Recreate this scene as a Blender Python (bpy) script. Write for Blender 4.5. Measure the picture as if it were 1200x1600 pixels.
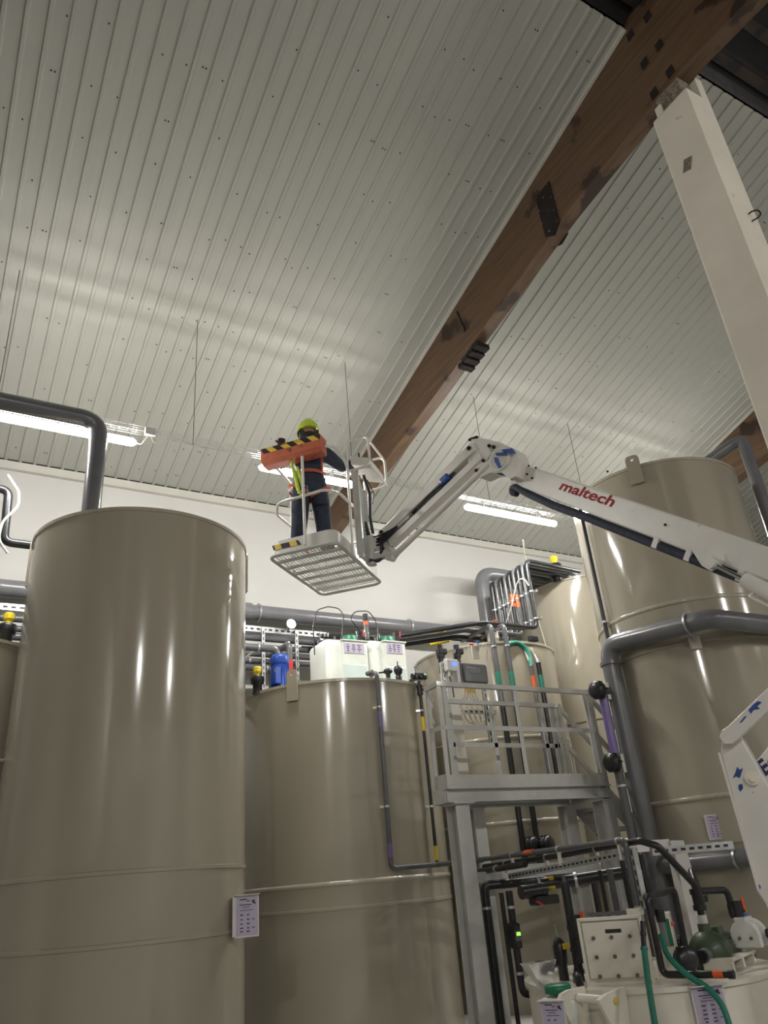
import bpy, math, random
from mathutils import Vector, Matrix
random.seed(7)
for o in list(bpy.data.objects):
    bpy.data.objects.remove(o, do_unlink=True)
scene = bpy.context.scene
COL = scene.collection
PI = math.pi
rad = math.radians

# ------------------------------------------------------------------ camera
FPX = 1182.2                                   # focal length in pixels of the 1200x1600 frame
PITCH, ROLL, YAW = rad(26.079), rad(-5.0475), rad(31.615)
CAM = Vector((0.0, 0.0, 1.6))
FW = Vector((math.sin(YAW)*math.cos(PITCH), math.cos(YAW)*math.cos(PITCH), math.sin(PITCH)))
_r = Vector((math.cos(YAW), -math.sin(YAW), 0.0)); _u = _r.cross(FW)
RT = _r*math.cos(ROLL) + _u*math.sin(ROLL)
UP = -_r*math.sin(ROLL) + _u*math.cos(ROLL)
cam_data = bpy.data.cameras.new('camera')
cam_data.sensor_fit = 'HORIZONTAL'; cam_data.sensor_width = 36.0
cam_data.lens = FPX/1200.0*36.0
cam_data.clip_start = 0.05; cam_data.clip_end = 200
cam = bpy.data.objects.new('camera', cam_data)
mw = Matrix((( RT.x, UP.x, -FW.x, CAM.x), (RT.y, UP.y, -FW.y, CAM.y), (RT.z, UP.z, -FW.z, CAM.z), (0, 0, 0, 1)))
cam.matrix_world = mw
COL.objects.link(cam)
scene.camera = cam

# ------------------------------------------------------------------ world, exposure
world = bpy.data.worlds.new('hall_air'); scene.world = world
world.use_nodes = True
world.node_tree.nodes['Background'].inputs[0].default_value = (0.72, 0.75, 0.80, 1)
world.node_tree.nodes['Background'].inputs[1].default_value = 0.02
vs = scene.view_settings
vs.view_transform = 'Standard'; vs.look = 'None'; vs.gamma = 1.0; vs.use_curve_mapping = False
vs.exposure = EXPOSURE = 0.0
scene.cycles.max_bounces = 7; scene.cycles.diffuse_bounces = 4; scene.cycles.glossy_bounces = 4
scene.cycles.sample_clamp_indirect = 4.0
scene.cycles.caustics_reflective = False; scene.cycles.caustics_refractive = False
HIGH_LUX = 400.0                               # emission of the high bay lamps in the far half of the hall
TUBE_LUX = 215.0                                # emission of the luminaire diffusers
LAMP_COL = (1.0, 0.975, 0.925)

# ------------------------------------------------------------------ picture helpers: a pixel and one known plane give a point
def ray(px, py): return FW + RT*((px-600.0)/FPX) - UP*((py-800.0)/FPX)
def atY(px, py, Y): d = ray(px, py); return CAM + d*(Y/d.y)
def atX(px, py, X): d = ray(px, py); return CAM + d*(X/d.x)
def atZ(px, py, Z): d = ray(px, py); return CAM + d*((Z-CAM.z)/d.z)
def atD(px, py, D): return CAM + ray(px, py).normalized()*D
def atP(px, py, p0, n):
    d = ray(px, py); n = Vector(n); return CAM + d*((Vector(p0)-CAM).dot(n)/d.dot(n))
def atCyl(px, py, c, R):
    d = ray(px, py); a = d.x*d.x+d.y*d.y; b = -2*(d.x*c[0]+d.y*c[1]); cc = c[0]**2+c[1]**2-R*R
    disc = b*b-4*a*cc
    if disc < 0: disc = 0
    return CAM + d*((-b-math.sqrt(disc))/(2*a))

# ------------------------------------------------------------------ materials
MATS = {}
def mat(name, rgb, rough=0.5, metal=0.0, var=0.05, scale=6.0, coat=0.0, bump=0.0, bscale=None, stretch=None,
        rvar=0.0, spots=None, spec=0.5, trans=0.0, sss=0.0, emit=None, estr=0.0, alpha=1.0):
    if name in MATS: return MATS[name]
    m = bpy.data.materials.new(name); m.use_nodes = True; nt = m.node_tree; N = nt.nodes; L = nt.links
    b = N['Principled BSDF']
    b.inputs['Roughness'].default_value = rough; b.inputs['Metallic'].default_value = metal
    b.inputs['Coat Weight'].default_value = coat; b.inputs['Coat Roughness'].default_value = 0.06
    b.inputs['Specular IOR Level'].default_value = spec
    b.inputs['Transmission Weight'].default_value = trans
    if sss: b.inputs['Subsurface Weight'].default_value = sss; b.inputs['Subsurface Radius'].default_value = (0.05,0.05,0.05)
    if alpha < 1: b.inputs['Alpha'].default_value = alpha
    tc = N.new('ShaderNodeTexCoord'); mp = N.new('ShaderNodeMapping'); L.new(tc.outputs['Object'], mp.inputs[0])
    if stretch: mp.inputs['Scale'].default_value = stretch
    nz = N.new('ShaderNodeTexNoise'); nz.inputs['Scale'].default_value = scale; nz.inputs['Detail'].default_value = 5
    L.new(mp.outputs[0], nz.inputs['Vector'])
    rp = N.new('ShaderNodeValToRGB'); rp.color_ramp.elements[0].position = 0.3; rp.color_ramp.elements[1].position = 0.7
    lo = [max(0, c*(1-var)) for c in rgb]; hi = [min(1, c*(1+var)) for c in rgb]
    rp.color_ramp.elements[0].color = (*lo, 1); rp.color_ramp.elements[1].color = (*hi, 1)
    L.new(nz.outputs['Fac'], rp.inputs[0])
    out = rp.outputs[0]
    if spots:                                   # (colour, noise scale, threshold, width): chips, rust, stains
        srgb, ssc, th, wd = spots
        n2 = N.new('ShaderNodeTexNoise'); n2.inputs['Scale'].default_value = ssc; n2.inputs['Detail'].default_value = 6
        L.new(tc.outputs['Object'], n2.inputs['Vector'])
        r2 = N.new('ShaderNodeValToRGB'); r2.color_ramp.elements[0].position = th; r2.color_ramp.elements[1].position = min(1, th+wd)
        L.new(n2.outputs['Fac'], r2.inputs[0])
        mx = N.new('ShaderNodeMix'); mx.data_type = 'RGBA'; mx.inputs[7].default_value = (*srgb, 1)
        L.new(r2.outputs[0], mx.inputs[0]); L.new(out, mx.inputs[6]); out = mx.outputs[2]
    L.new(out, b.inputs['Base Color'])
    if rvar:
        mr = N.new('ShaderNodeMapRange'); mr.inputs[3].default_value = max(0, rough-rvar); mr.inputs[4].default_value = min(1, rough+rvar)
        L.new(nz.outputs['Fac'], mr.inputs[0]); L.new(mr.outputs[0], b.inputs['Roughness'])
    if bump:
        bn = N.new('ShaderNodeTexNoise'); bn.inputs['Scale'].default_value = bscale or scale*4; bn.inputs['Detail'].default_value = 4
        L.new(mp.outputs[0], bn.inputs['Vector'])
        bp = N.new('ShaderNodeBump'); bp.inputs['Strength'].default_value = bump; bp.inputs['Distance'].default_value = 0.01
        L.new(bn.outputs['Fac'], bp.inputs['Height']); L.new(bp.outputs[0], b.inputs['Normal'])
    if emit:
        b.inputs['Emission Color'].default_value = (*emit, 1); b.inputs['Emission Strength'].default_value = estr
    MATS[name] = m; return m

TANK   = mat('tank_polypropylene', (0.375, 0.343, 0.272), 0.13, var=0.035, scale=1.2, coat=0.35, bump=0.035, bscale=3.0, stretch=(1, 1, 0.35), rvar=0.04)
WELD   = mat('weld_plastic', (0.42, 0.385, 0.31), 0.14, var=0.08, scale=30, coat=0.4)
SHEET  = mat('ceiling_sheet_enamel', (0.385, 0.388, 0.35), 0.62, var=0.03, scale=0.9, spec=0.22)
TRIMM  = mat('trim_enamel', (0.55, 0.54, 0.49), 0.4, var=0.05, scale=3)
WALLM  = mat('wall_plaster', (0.535, 0.53, 0.51), 0.75, var=0.05, scale=0.6, bump=0.05, bscale=6)
FLOORM = mat('floor_concrete', (0.46, 0.45, 0.43), 0.5, var=0.12, scale=1.5)
SHELLM = mat('hall_shell_paint', (0.42, 0.41, 0.38), 0.7, var=0.06, scale=0.5)
WOOD   = mat('glulam_timber', (0.115, 0.067, 0.037), 0.55, var=0.28, scale=3.0, stretch=(6, 0.35, 6), spots=((0.035, 0.020, 0.014), 1.6, 0.605, 0.04))
DECK   = mat('bare_roof_deck', (0.055, 0.04, 0.032), 0.7, var=0.5, scale=2.5, stretch=(0.3, 3, 1))
PURL   = mat('dark_purlin_timber', (0.030, 0.019, 0.013), 0.5, var=0.6, scale=3, stretch=(0.5, 5, 5), spots=((0.008, 0.008, 0.009), 2.5, 0.5, 0.08))
FOIL   = mat('black_roof_foil', (0.012, 0.012, 0.013), 0.42, var=0.5, scale=2, bump=0.9, bscale=2.5, stretch=(1, 3, 1))
CONC   = mat('painted_concrete', (0.72, 0.675, 0.585), 0.6, var=0.06, scale=2.2, bump=0.12, bscale=9, spots=((0.33, 0.30, 0.26), 5.0, 0.69, 0.05))
CONCR  = mat('raw_concrete', (0.20, 0.165, 0.13), 0.9, var=0.5, scale=30, bump=0.6, bscale=40)
STEEL  = mat('dark_steel', (0.022, 0.018, 0.017), 0.85, 0.0, var=0.25, spec=0.2)
GALV   = mat('galvanised_steel', (0.52, 0.53, 0.54), 0.38, 0.85, var=0.14, scale=14, rvar=0.1)
CHROME = mat('chromed_steel', (0.75, 0.75, 0.75), 0.12, 1.0, var=0.04)
PVC    = mat('grey_pvc', (0.105, 0.107, 0.117), 0.26, var=0.08, scale=5, coat=0.15)
PVCL   = mat('light_grey_pvc', (0.155, 0.155, 0.165), 0.28, var=0.08, scale=5, coat=0.15)
BLACKP = mat('black_polyethylene', (0.018, 0.019, 0.022), 0.3, var=0.25, scale=7)
RUBBER = mat('black_rubber', (0.014, 0.014, 0.015), 0.5, var=0.3)
NAVYH  = mat('navy_hose_sleeve', (0.022, 0.028, 0.05), 0.7, var=0.3, scale=20)
WHITEP = mat('lift_white_paint', (0.70, 0.68, 0.64), 0.32, var=0.05, scale=5, coat=0.2, spots=((0.22, 0.20, 0.18), 22.0, 0.735, 0.02))
GREYLP = mat('lift_grey_paint', (0.50, 0.50, 0.47), 0.4, var=0.08, scale=7, spots=((0.2, 0.18, 0.16), 18.0, 0.70, 0.03))
BLUECH = mat('blue_undercoat', (0.02, 0.06, 0.26), 0.5, var=0.3, scale=20)
ORANGE = mat('orange_paint', (0.50, 0.135, 0.075), 0.45, var=0.1, scale=6, spots=((0.16, 0.045, 0.03), 11.0, 0.63, 0.05))
REDLET = mat('red_lettering', (0.30, 0.012, 0.018), 0.6, var=0.08, spec=0.2)
BOLTM  = mat('oxidised_bolt', (0.15, 0.135, 0.11), 0.45, 0.4, var=0.2)
NAVYLET= mat('navy_lettering', (0.015, 0.02, 0.09), 0.4, var=0.1)
HAZY   = mat('hazard_yellow', (0.72, 0.50, 0.07), 0.45, var=0.12)
HAZB   = mat('hazard_black', (0.02, 0.02, 0.024), 0.45, var=0.2)
PLATF  = mat('platform_grey_paint', (0.52, 0.52, 0.50), 0.36, var=0.06, scale=9, coat=0.1)
NATPP  = mat('natural_polypropylene', (0.78, 0.745, 0.66), 0.35, var=0.05, scale=5, sss=0.15, coat=0.15)
MILKY  = mat('milky_polyethylene', (0.68, 0.71, 0.66), 0.3, var=0.04, scale=4, sss=0.2, coat=0.15)
MILKYL = mat('milky_polyethylene_with_liquid', (0.55, 0.66, 0.63), 0.25, var=0.05, scale=4, sss=0.2, coat=0.15)
GREEN  = mat('green_plastic', (0.012, 0.17, 0.085), 0.4, var=0.12)
GREENH = mat('green_hose_rubber', (0.02, 0.19, 0.135), 0.45, var=0.12, scale=30)
PUMPG  = mat('green_cast_iron', (0.055, 0.085, 0.045), 0.38, var=0.2, scale=12, coat=0.2)
BLUE   = mat('blue_motor_paint', (0.012, 0.06, 0.34), 0.35, var=0.12, scale=10)
YELLOW = mat('yellow_plastic', (0.78, 0.60, 0.03), 0.4, var=0.08)
ORANGEH= mat('orange_plastic', (0.75, 0.12, 0.03), 0.4, var=0.1)
REDP   = mat('red_plastic', (0.55, 0.03, 0.03), 0.4, var=0.1)
BLUEP  = mat('blue_plastic', (0.01, 0.12, 0.5), 0.4, var=0.1)
PURPLE = mat('purple_film', (0.16, 0.115, 0.30), 0.3, var=0.1, coat=0.3)
PAPER  = mat('lilac_print_paper', (0.47, 0.42, 0.55), 0.6, var=0.04, scale=10)
SIGNB  = mat('sign_backplate_plastic', (0.66, 0.64, 0.62), 0.4, var=0.05)
INK    = mat('printed_ink', (0.05, 0.05, 0.07), 0.6, var=0.2)
WHITEPL= mat('white_plastic', (0.75, 0.75, 0.73), 0.4, var=0.04)
CABLEW = mat('white_cable_sheath', (0.66, 0.64, 0.55), 0.5, var=0.06)
PANELG = mat('smoked_grey_plastic', (0.105, 0.112, 0.118), 0.22, var=0.1, coat=0.4)
SCREEN = mat('blue_display', (0.05, 0.08, 0.5), 0.3, var=0.1, emit=(0.12, 0.22, 1.0), estr=1.6)
LEDG   = mat('green_display', (0.1, 0.3, 0.05), 0.3, var=0.1, emit=(0.4, 1.0, 0.1), estr=1.2)
CLEARP = mat('clear_pvc', (0.75, 0.78, 0.78), 0.1, var=0.03, trans=0.85)
NAVY   = mat('navy_workwear', (0.024, 0.03, 0.055), 0.85, var=0.25, scale=18, bump=0.25, bscale=14)
HELMET = mat('lime_helmet', (0.50, 0.66, 0.06), 0.35, var=0.05, coat=0.2)
HOODM  = mat('dark_hood_cloth', (0.022, 0.020, 0.024), 0.85, var=0.25, scale=20)
SKIN   = mat('skin', (0.30, 0.16, 0.115), 0.55, var=0.1, sss=0.1)
GLOVE  = mat('dark_red_glove', (0.065, 0.022, 0.03), 0.8, var=0.4, scale=30)
HARN   = mat('orange_webbing', (0.42, 0.10, 0.06), 0.7, var=0.15, scale=40)
HIVIS  = mat('lime_webbing', (0.55, 0.72, 0.10), 0.7, var=0.15, scale=30)
REDWEB = mat('red_webbing', (0.4, 0.03, 0.05), 0.7, var=0.15)
DIFF   = mat('lit_diffuser', (0.9, 0.9, 0.88), 0.4, var=0.01, emit=LAMP_COL, estr=TUBE_LUX)
HIGHB  = mat('lit_high_bay_glass', (0.9, 0.9, 0.88), 0.4, var=0.01, emit=LAMP_COL, estr=HIGH_LUX)
WORKL  = mat('lit_work_lamp', (0.9, 0.9, 0.9), 0.4, var=0.01, emit=(1.0, 0.98, 0.95), estr=400.0)

# ------------------------------------------------------------------ mesh builder
def V3(p): return Vector(p)
class MB:
    def __init__(s): s.v = []; s.f = []; s.sm = []
    def add(s, vs_, fs, smooth=False):
        o = len(s.v); s.v += [tuple(x) for x in vs_]
        s.f += [tuple(i+o for i in f) for f in fs]; s.sm += [smooth]*len(fs); return s
    def box(s, c, size, R=None):
        c = V3(c); hx, hy, hz = [q/2 for q in size]
        P = [Vector((sx*hx, sy*hy, sz*hz)) for sx in (-1, 1) for sy in (-1, 1) for sz in (-1, 1)]
        if R is not None: P = [R @ p for p in P]
        return s.add([p+c for p in P], [(0,1,3,2),(4,6,7,5),(0,4,5,1),(2,3,7,6),(0,2,6,4),(1,5,7,3)])
    def bar(s, a, b, w, h, up=(0, 0, 1), ext=0.0):       # rectangular bar: w sideways, h along 'up'
        a = V3(a); b = V3(b); d = (b-a).normalized(); a = a-d*ext; b = b+d*ext
        up = V3(up); side = d.cross(up)
        if side.length < 1e-4: side = d.cross(Vector((1, 0, 0)))
        side.normalize(); u = side.cross(d).normalized()
        P = []
        for q in (a, b):
            for sx, sy in ((-1,-1),(1,-1),(1,1),(-1,1)): P.append(q + side*(sx*w/2) + u*(sy*h/2))
        return s.add(P, [(0,1,2,3),(7,6,5,4),(0,4,5,1),(1,5,6,2),(2,6,7,3),(3,7,4,0)])
    def cyl(s, a, b, r0, r1=None, n=14, caps=True):
        a = V3(a); b = V3(b); r1 = r0 if r1 is None else r1
        d = (b-a).normalized(); t = d.cross(Vector((0, 0, 1)))
        if t.length < 1e-4: t = Vector((1, 0, 0))
        t.normalize(); u = d.cross(t)
        ring = lambda q, r: [q + t*(r*math.cos(2*PI*i/n)) + u*(r*math.sin(2*PI*i/n)) for i in range(n)]
        A, B = ring(a, r0), ring(b, r1)
        s.add(A+B, [(i, (i+1) % n, n+(i+1) % n, n+i) for i in range(n)], True)
        if caps:
            if r0 > 1e-5: s.add(A, [tuple(range(n))[::-1]])
            if r1 > 1e-5: s.add(B, [tuple(range(n))])
        return s
    def tube(s, pts, r, n=10, bend=0.0, seg=5, closed=False, caps=True):
        P = [V3(p) for p in pts]
        if bend > 0 and not closed:
            Q = [P[0]]
            for i in range(1, len(P)-1):
                a, b, c = P[i-1], P[i], P[i+1]
                d1 = (b-a); d2 = (c-b); l1, l2 = d1.length, d2.length
                if l1 < 1e-6 or l2 < 1e-6: continue
                d1 /= l1; d2 /= l2; ang = math.acos(max(-1, min(1, d1.dot(d2))))
                if ang < 0.06: Q.append(b); continue
                t = min(bend*math.tan(ang/2), l1*0.49, l2*0.49)
                p0, p2 = b-d1*t, b+d2*t
                k = max(2, int(seg*ang/1.2)+1)
                for j in range(k+1):
                    w = j/k; Q.append(p0*(1-w)**2 + b*(2*w*(1-w)) + p2*w*w)
            Q.append(P[-1]); P = Q
        m = len(P)
        T = []
        for i in range(m):
            if closed: t = P[(i+1) % m]-P[i-1]
            else: t = P[min(i+1, m-1)]-P[max(i-1, 0)]
            T.append(t.normalized() if t.length > 1e-9 else Vector((0, 0, 1)))
        nrm = T[0].cross(Vector((0, 0, 1)))
        if nrm.length < 1e-3: nrm = T[0].cross(Vector((1, 0, 0)))
        nrm.normalize(); vs_ = []
        rr = r if callable(r) else (lambda w: r)
        for i in range(m):
            if i: 
                nrm = nrm - T[i]*nrm.dot(T[i])
                if nrm.length < 1e-6: nrm = T[i].cross(Vector((0, 1, 0)))
                nrm.normalize()
            bi = T[i].cross(nrm); R_ = rr(i/(m-1) if m > 1 else 0)
            for j in range(n):
                a = 2*PI*j/n; vs_.append(P[i] + nrm*(R_*math.cos(a)) + bi*(R_*math.sin(a)))
        fs = []
        for i in range(m if closed else m-1):
            i2 = (i+1) % m
            for j in range(n): fs.append((i*n+j, i*n+(j+1) % n, i2*n+(j+1) % n, i2*n+j))
        s.add(vs_, fs, True)
        if caps and not closed:
            s.add(vs_[:n], [tuple(range(n))[::-1]]); s.add(vs_[-n:], [tuple(range(n))])
        return s
    def lathe(s, prof, n=32, c=(0, 0, 0), axis=(0, 0, 1), smooth=True, a0=0.0, a1=2*PI):
        c = V3(c); ax = V3(axis).normalized(); t = ax.cross(Vector((0, 1, 0)))
        if t.length < 1e-4: t = Vector((1, 0, 0))
        t.normalize(); u = ax.cross(t); full = abs(a1-a0-2*PI) < 1e-6; k = n if full else n+1
        vs_ = []
        for r, z in prof:
            for i in range(k):
                a = a0+(a1-a0)*i/n; vs_.append(c + t*(r*math.cos(a)) + u*(r*math.sin(a)) + ax*z)
        fs = []
        for j in range(len(prof)-1):
            for i in range(n):
                i2 = (i+1) % k; fs.append((j*k+i, j*k+i2, (j+1)*k+i2, (j+1)*k+i))
        return s.add(vs_, fs, smooth)
    def prism(s, poly, ex):                               # planar polygon pushed along ex
        P = [V3(p) for p in poly]; ex = V3(ex); n = len(P); Q = [p+ex for p in P]
        s.add(P+Q, [tuple(range(n))[::-1], tuple(range(n, 2*n))] + [(i, (i+1) % n, n+(i+1) % n, n+i) for i in range(n)])
        return s
    def sphere(s, c, r, n=14, sc=(1, 1, 1)):
        c = V3(c); rows = max(6, n//2); vs_ = []; fs = []
        for j in range(rows+1):
            th = PI*j/rows
            for i in range(n):
                a = 2*PI*i/n; vs_.append(c+Vector((r*sc[0]*math.sin(th)*math.cos(a), r*sc[1]*math.sin(th)*math.sin(a), r*sc[2]*math.cos(th))))
        for j in range(rows):
            for i in range(n): fs.append((j*n+i, j*n+(i+1) % n, (j+1)*n+(i+1) % n, (j+1)*n+i))
        return s.add(vs_, fs, True)
    def mesh(s, name, org=(0, 0, 0)):
        me = bpy.data.meshes.new(name); o = V3(org)
        me.from_pydata([(x[0]-o.x, x[1]-o.y, x[2]-o.z) for x in s.v], [], s.f)
        me.polygons.foreach_set('use_smooth', s.sm); me.validate(); me.update(); return me
    def build(s, name, m, parent=None, org=None, bevel=0.0, label=None, kind=None, solid=0.0):
        org = V3(org) if org is not None else (ORG[parent] if parent is not None else Vector((0, 0, 0)))
        me = s.mesh(name, org); me.materials.append(m)
        o = bpy.data.objects.new(name, me); COL.objects.link(o)
        if parent is not None: o.parent = parent
        else: o.location = org
        ORG[o] = org
        if bevel:
            b = o.modifiers.new('bevel', 'BEVEL'); b.width = bevel; b.segments = 2; b.limit_method = 'ANGLE'; b.angle_limit = rad(40)
        if label: o['label'] = label
        if kind: o['kind'] = kind
        return o
ORG = {}
def thing(name, label, cat, loc=(0, 0, 0), group=None):
    o = bpy.data.objects.new(name, None); COL.objects.link(o); o.location = loc; o.empty_display_size = 0.1
    o['label'] = label; o['category'] = cat
    if group: o['group'] = group
    ORG[o] = V3(loc); return o
def tag(o, label, cat, group=None):
    o['label'] = label; o['category'] = cat
    if group: o['group'] = group
    return o
def struct(o): o['kind'] = 'structure'; return o
def copy_tree(o, dloc, parent=None):
    c = o.copy(); COL.objects.link(c)
    if parent is None: c.location = o.location + V3(dloc)
    else: c.parent = parent
    for ch in list(o.children): copy_tree(ch, (0, 0, 0), c)
    return c
def rotz(a): return Matrix.Rotation(a, 3, 'Z')
def text_mesh(txt, size, depth, shear=0.0, offset=0.0):
    cu = bpy.data.curves.new('lettering', 'FONT'); cu.body = txt; cu.size = size; cu.extrude = depth; cu.shear = shear; cu.offset = offset
    cu.resolution_u = 4
    ob = bpy.data.objects.new('lettering_tmp', cu); COL.objects.link(ob)
    dg = bpy.context.evaluated_depsgraph_get(); me = bpy.data.meshes.new_from_object(ob.evaluated_get(dg))
    bpy.data.objects.remove(ob, do_unlink=True); return me
def text_part(name, txt, size, m, parent, origin, xdir, ydir, depth=0.001, shear=0.0, offset=0.0, label=None, xs=1.0):
    me = text_mesh(txt, size, depth, shear, offset); me.transform(Matrix.Diagonal((xs, 1, 1, 1))); x = V3(xdir).normalized(); y = V3(ydir); y = (y-x*y.dot(x)).normalized(); z = x.cross(y)
    T = Matrix((( x.x, y.x, z.x, origin[0]), (x.y, y.y, z.y, origin[1]), (x.z, y.z, z.z, origin[2]), (0, 0, 0, 1)))
    me.transform(Matrix.Translation(-ORG[parent]) @ T); me.materials.clear(); me.materials.append(m)
    o = bpy.data.objects.new(name, me); COL.objects.link(o); o.parent = parent; ORG[o] = ORG[parent]
    if label: o['label'] = label
    return o

# ================================================================== STRUCTURE
W_Y, W_Z, TS = 11.2, 7.79, math.tan(rad(15.979))      # far wall, eaves height, roof slope
def ceil_z(y): return W_Z + (W_Y-y)*TS
X0, X1, Y0 = -9.0, 19.0, -14.0
struct(MB().box(((X0+X1)/2, (Y0+W_Y)/2, -0.1), (X1-X0, W_Y-Y0+1, 0.2)).build('floor', FLOORM))
struct(MB().box(((X0+X1)/2, W_Y+0.16, 3.9), (X1-X0, 0.2, 7.8)).build('wall_back', WALLM))
for nm, xx in (('wall_left', X0-0.1), ('wall_right', X1+0.1)):
    struct(MB().prism([(xx-0.1, Y0, 0), (xx-0.1, W_Y+0.26, 0), (xx-0.1, W_Y+0.26, ceil_z(W_Y)), (xx-0.1, 0, ceil_z(0)+0.3), (xx-0.1, Y0, ceil_z(14)+0.3)], (0.2, 0, 0)).build(nm, SHELLM))
struct(MB().box(((X0+X1)/2, Y0-0.1, 3.6), (X1-X0, 0.2, 7.4)).build('wall_front', WALLM))

# dark bare roof deck above the lining sheets, down again on the other side of the ridge
zr = ceil_z(0)+0.42
struct(MB().prism([(X0, W_Y+0.3, ceil_z(W_Y)+0.36), (X0, 0, zr), (X0, Y0, ceil_z(14)+0.42), (X0, Y0, ceil_z(14)+0.52), (X0, 0, zr+0.1), (X0, W_Y+0.3, ceil_z(W_Y)+0.46)], (X1-X0, 0, 0)).build('roof_deck', DECK))

# ribbed lining sheets: each panel one metre wide with five down-standing ribs
ceil_root = bpy.data.objects.new('ceiling', None); COL.objects.link(ceil_root); ceil_root['kind'] = 'structure'; ORG[ceil_root] = Vector((0, 0, 0))
YS, YE = 2.96, W_Y-0.01
def panel_mesh(n, lap=0.012):
    mb = MB(); prof = []
    p = 0.2; h = 0.020
    prof.append((-lap, -0.0015))
    for i in range(n):
        x = i*p
        prof += [(x+0.068, 0), (x+0.080, -h), (x+0.112, -h), (x+0.124, 0)]
    prof.append((n*p, 0))
    L = YE-YS
    vs_ = [(x, 0, z) for x, z in prof] + [(x, L, z-L*TS) for x, z in prof] 
    vs_ += [(x, 0, z+0.0012) for x, z in prof] + [(x, L, z+0.0012-L*TS) for x, z in prof]
    k = len(prof)
    fs = [(i, i+1, k+i+1, k+i) for i in range(k-1)] + [(2*k+i+1, 2*k+i, 3*k+i, 3*k+i+1) for i in range(k-1)]
    mb.add(vs_, fs); return mb.mesh('ceiling_panel')
pm = {n: panel_mesh(n) for n in (5, 3)}
for me in pm.values(): me.materials.append(SHEET)
def lay(x_start, n, x_end=None):
    o = bpy.data.objects.new('ceiling_panel', pm[n]); COL.objects.link(o); o.parent = ceil_root
    o.location = (x_start, YS, ceil_z(YS)); ORG[o] = Vector((0, 0, 0))
for i in range(14): lay(5.60-1.0*(i+1), 5)
for i in range(6): lay(5.86+i, 5)
lay(11.86, 3)
for i in range(6): lay(12.76+i, 5)
# folded edge strips along the beams, sheet end closures
def slope_bar(name, x, w, h, dz, y0=YS, y1=YE):
    MB().bar((x, y0, ceil_z(y0)+dz), (x, y1, ceil_z(y1)+dz), w, h).build(name, TRIMM, ceil_root)
for x in (5.612, 5.852, 12.468, 12.752): slope_bar('edge_strip', x, 0.035, 0.05, -0.018)
# screw heads of the sheets: hundreds of dots, one part
scr = MB(); rs = random.Random(3)
for row in range(14):
    yy = 3.4+row*0.58
    for k in range(-40, 66):
        x = k*0.2+0.0
        if 5.5 < x < 5.95 or 12.4 < x < 12.8: continue
        if rs.random() < 0.42:
            y2 = yy+rs.uniform(-0.05, 0.05); x2 = x+rs.uniform(-0.06, 0.05)
            for q in range(2 if rs.random() < 0.2 else 1):
                scr.cyl((x2+q*0.035, y2, ceil_z(y2)+0.002), (x2+q*0.035, y2, ceil_z(y2)-0.006), 0.0085, n=6)
scr.build('sheet_screws', STEEL, ceil_root, kind='stuff')

# eaves trim along the wall head
tr = MB()
tr.box(((X0+X1)/2, W_Y-0.01, W_Z-0.085), (X1-X0, 0.02, 0.12)).box(((X0+X1)/2, W_Y+0.03, W_Z-0.15), (X1-X0, 0.1, 0.012))
struct(tr.build('trim_1', TRIMM))
struct(MB().box((5.58, W_Y-0.05, W_Z-0.055), (0.5, 0.03, 0.05)).build('trim_2', TRIMM))

# black foil over the open purlins where the lining stops
for k, (xa, xb) in enumerate(((X0, 5.62), (5.84, 12.5))):
    f = MB(); n = 26
    vs_ = []; rf = random.Random(k+5)
    for i in range(n+1):
        x = xa+(xb-xa)*i/n
        for j in range(9):
            y = 2.95-j*0.34; z = ceil_z(y)+0.10+0.05*rf.random()+(0.10 if j % 2 else 0.0)
            if j == 0: z = ceil_z(2.95)+0.03
            vs_.append((x, y, z))
    f.add(vs_, [(i*9+j, i*9+j+1, (i+1)*9+j+1, (i+1)*9+j) for i in range(n) for j in range(8)], True)
    struct(f.build('roof_foil', FOIL))

for k in range(7):
    y = 2.72-0.40*k
    for xa, xb in ((-1.05, 5.62), (5.84, 12.48)):
        struct(MB().bar((xa, y, ceil_z(y)+0.055), (xb, y, ceil_z(y)+0.055), 0.12, 0.07).build('purlin', PURL, bevel=0.006))
# ================================================================== GLULAM BEAMS AND COLUMN
def beam(xa, xb, label):
    t = thing('glulam_beam', label, 'beam', (xa, 6.0, 8.3))
    bot = [(W_Y+0.05, 7.27), (9.2, 7.65), (7.4, 7.99), (6.35, 8.22), (4.39, 8.64), (2.95, 8.83), (2.34, 8.86), (1.2, 8.80), (-2.0, 8.60)]
    top = [(y, ceil_z(max(y, 0))+0.30) for y, _ in bot][::-1]
    MB().prism([(xa, y, z) for y, z in bot+top], (xb-xa, 0, 0)).build('timber', WOOD, t, bevel=0.008)
    return t
bm1 = beam(5.632, 5.825, 'brown glulam roof beam resting on the cream concrete column')
bm0 = beam(-1.24, -1.05, 'brown glulam roof beam left of the picture over a second column')
bm2 = beam(12.49, 12.74, 'brown glulam roof beam behind the grey elbow pipe at right edge')
for px, py in ((1012, 26), (985, 55), (1030, 71), (1007, 99), (1047, 112), (1022, 146)):
    c = atX(px, py, 5.630)
    MB().prism([c+Vector((0.004, dy, dz)) for dy, dz in ((-0.045, -0.055), (0.04, -0.065), (0.045, 0.05), (-0.04, 0.065))], (-0.012, 0, 0)).build('timber_plug', STEEL, bm1)
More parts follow.
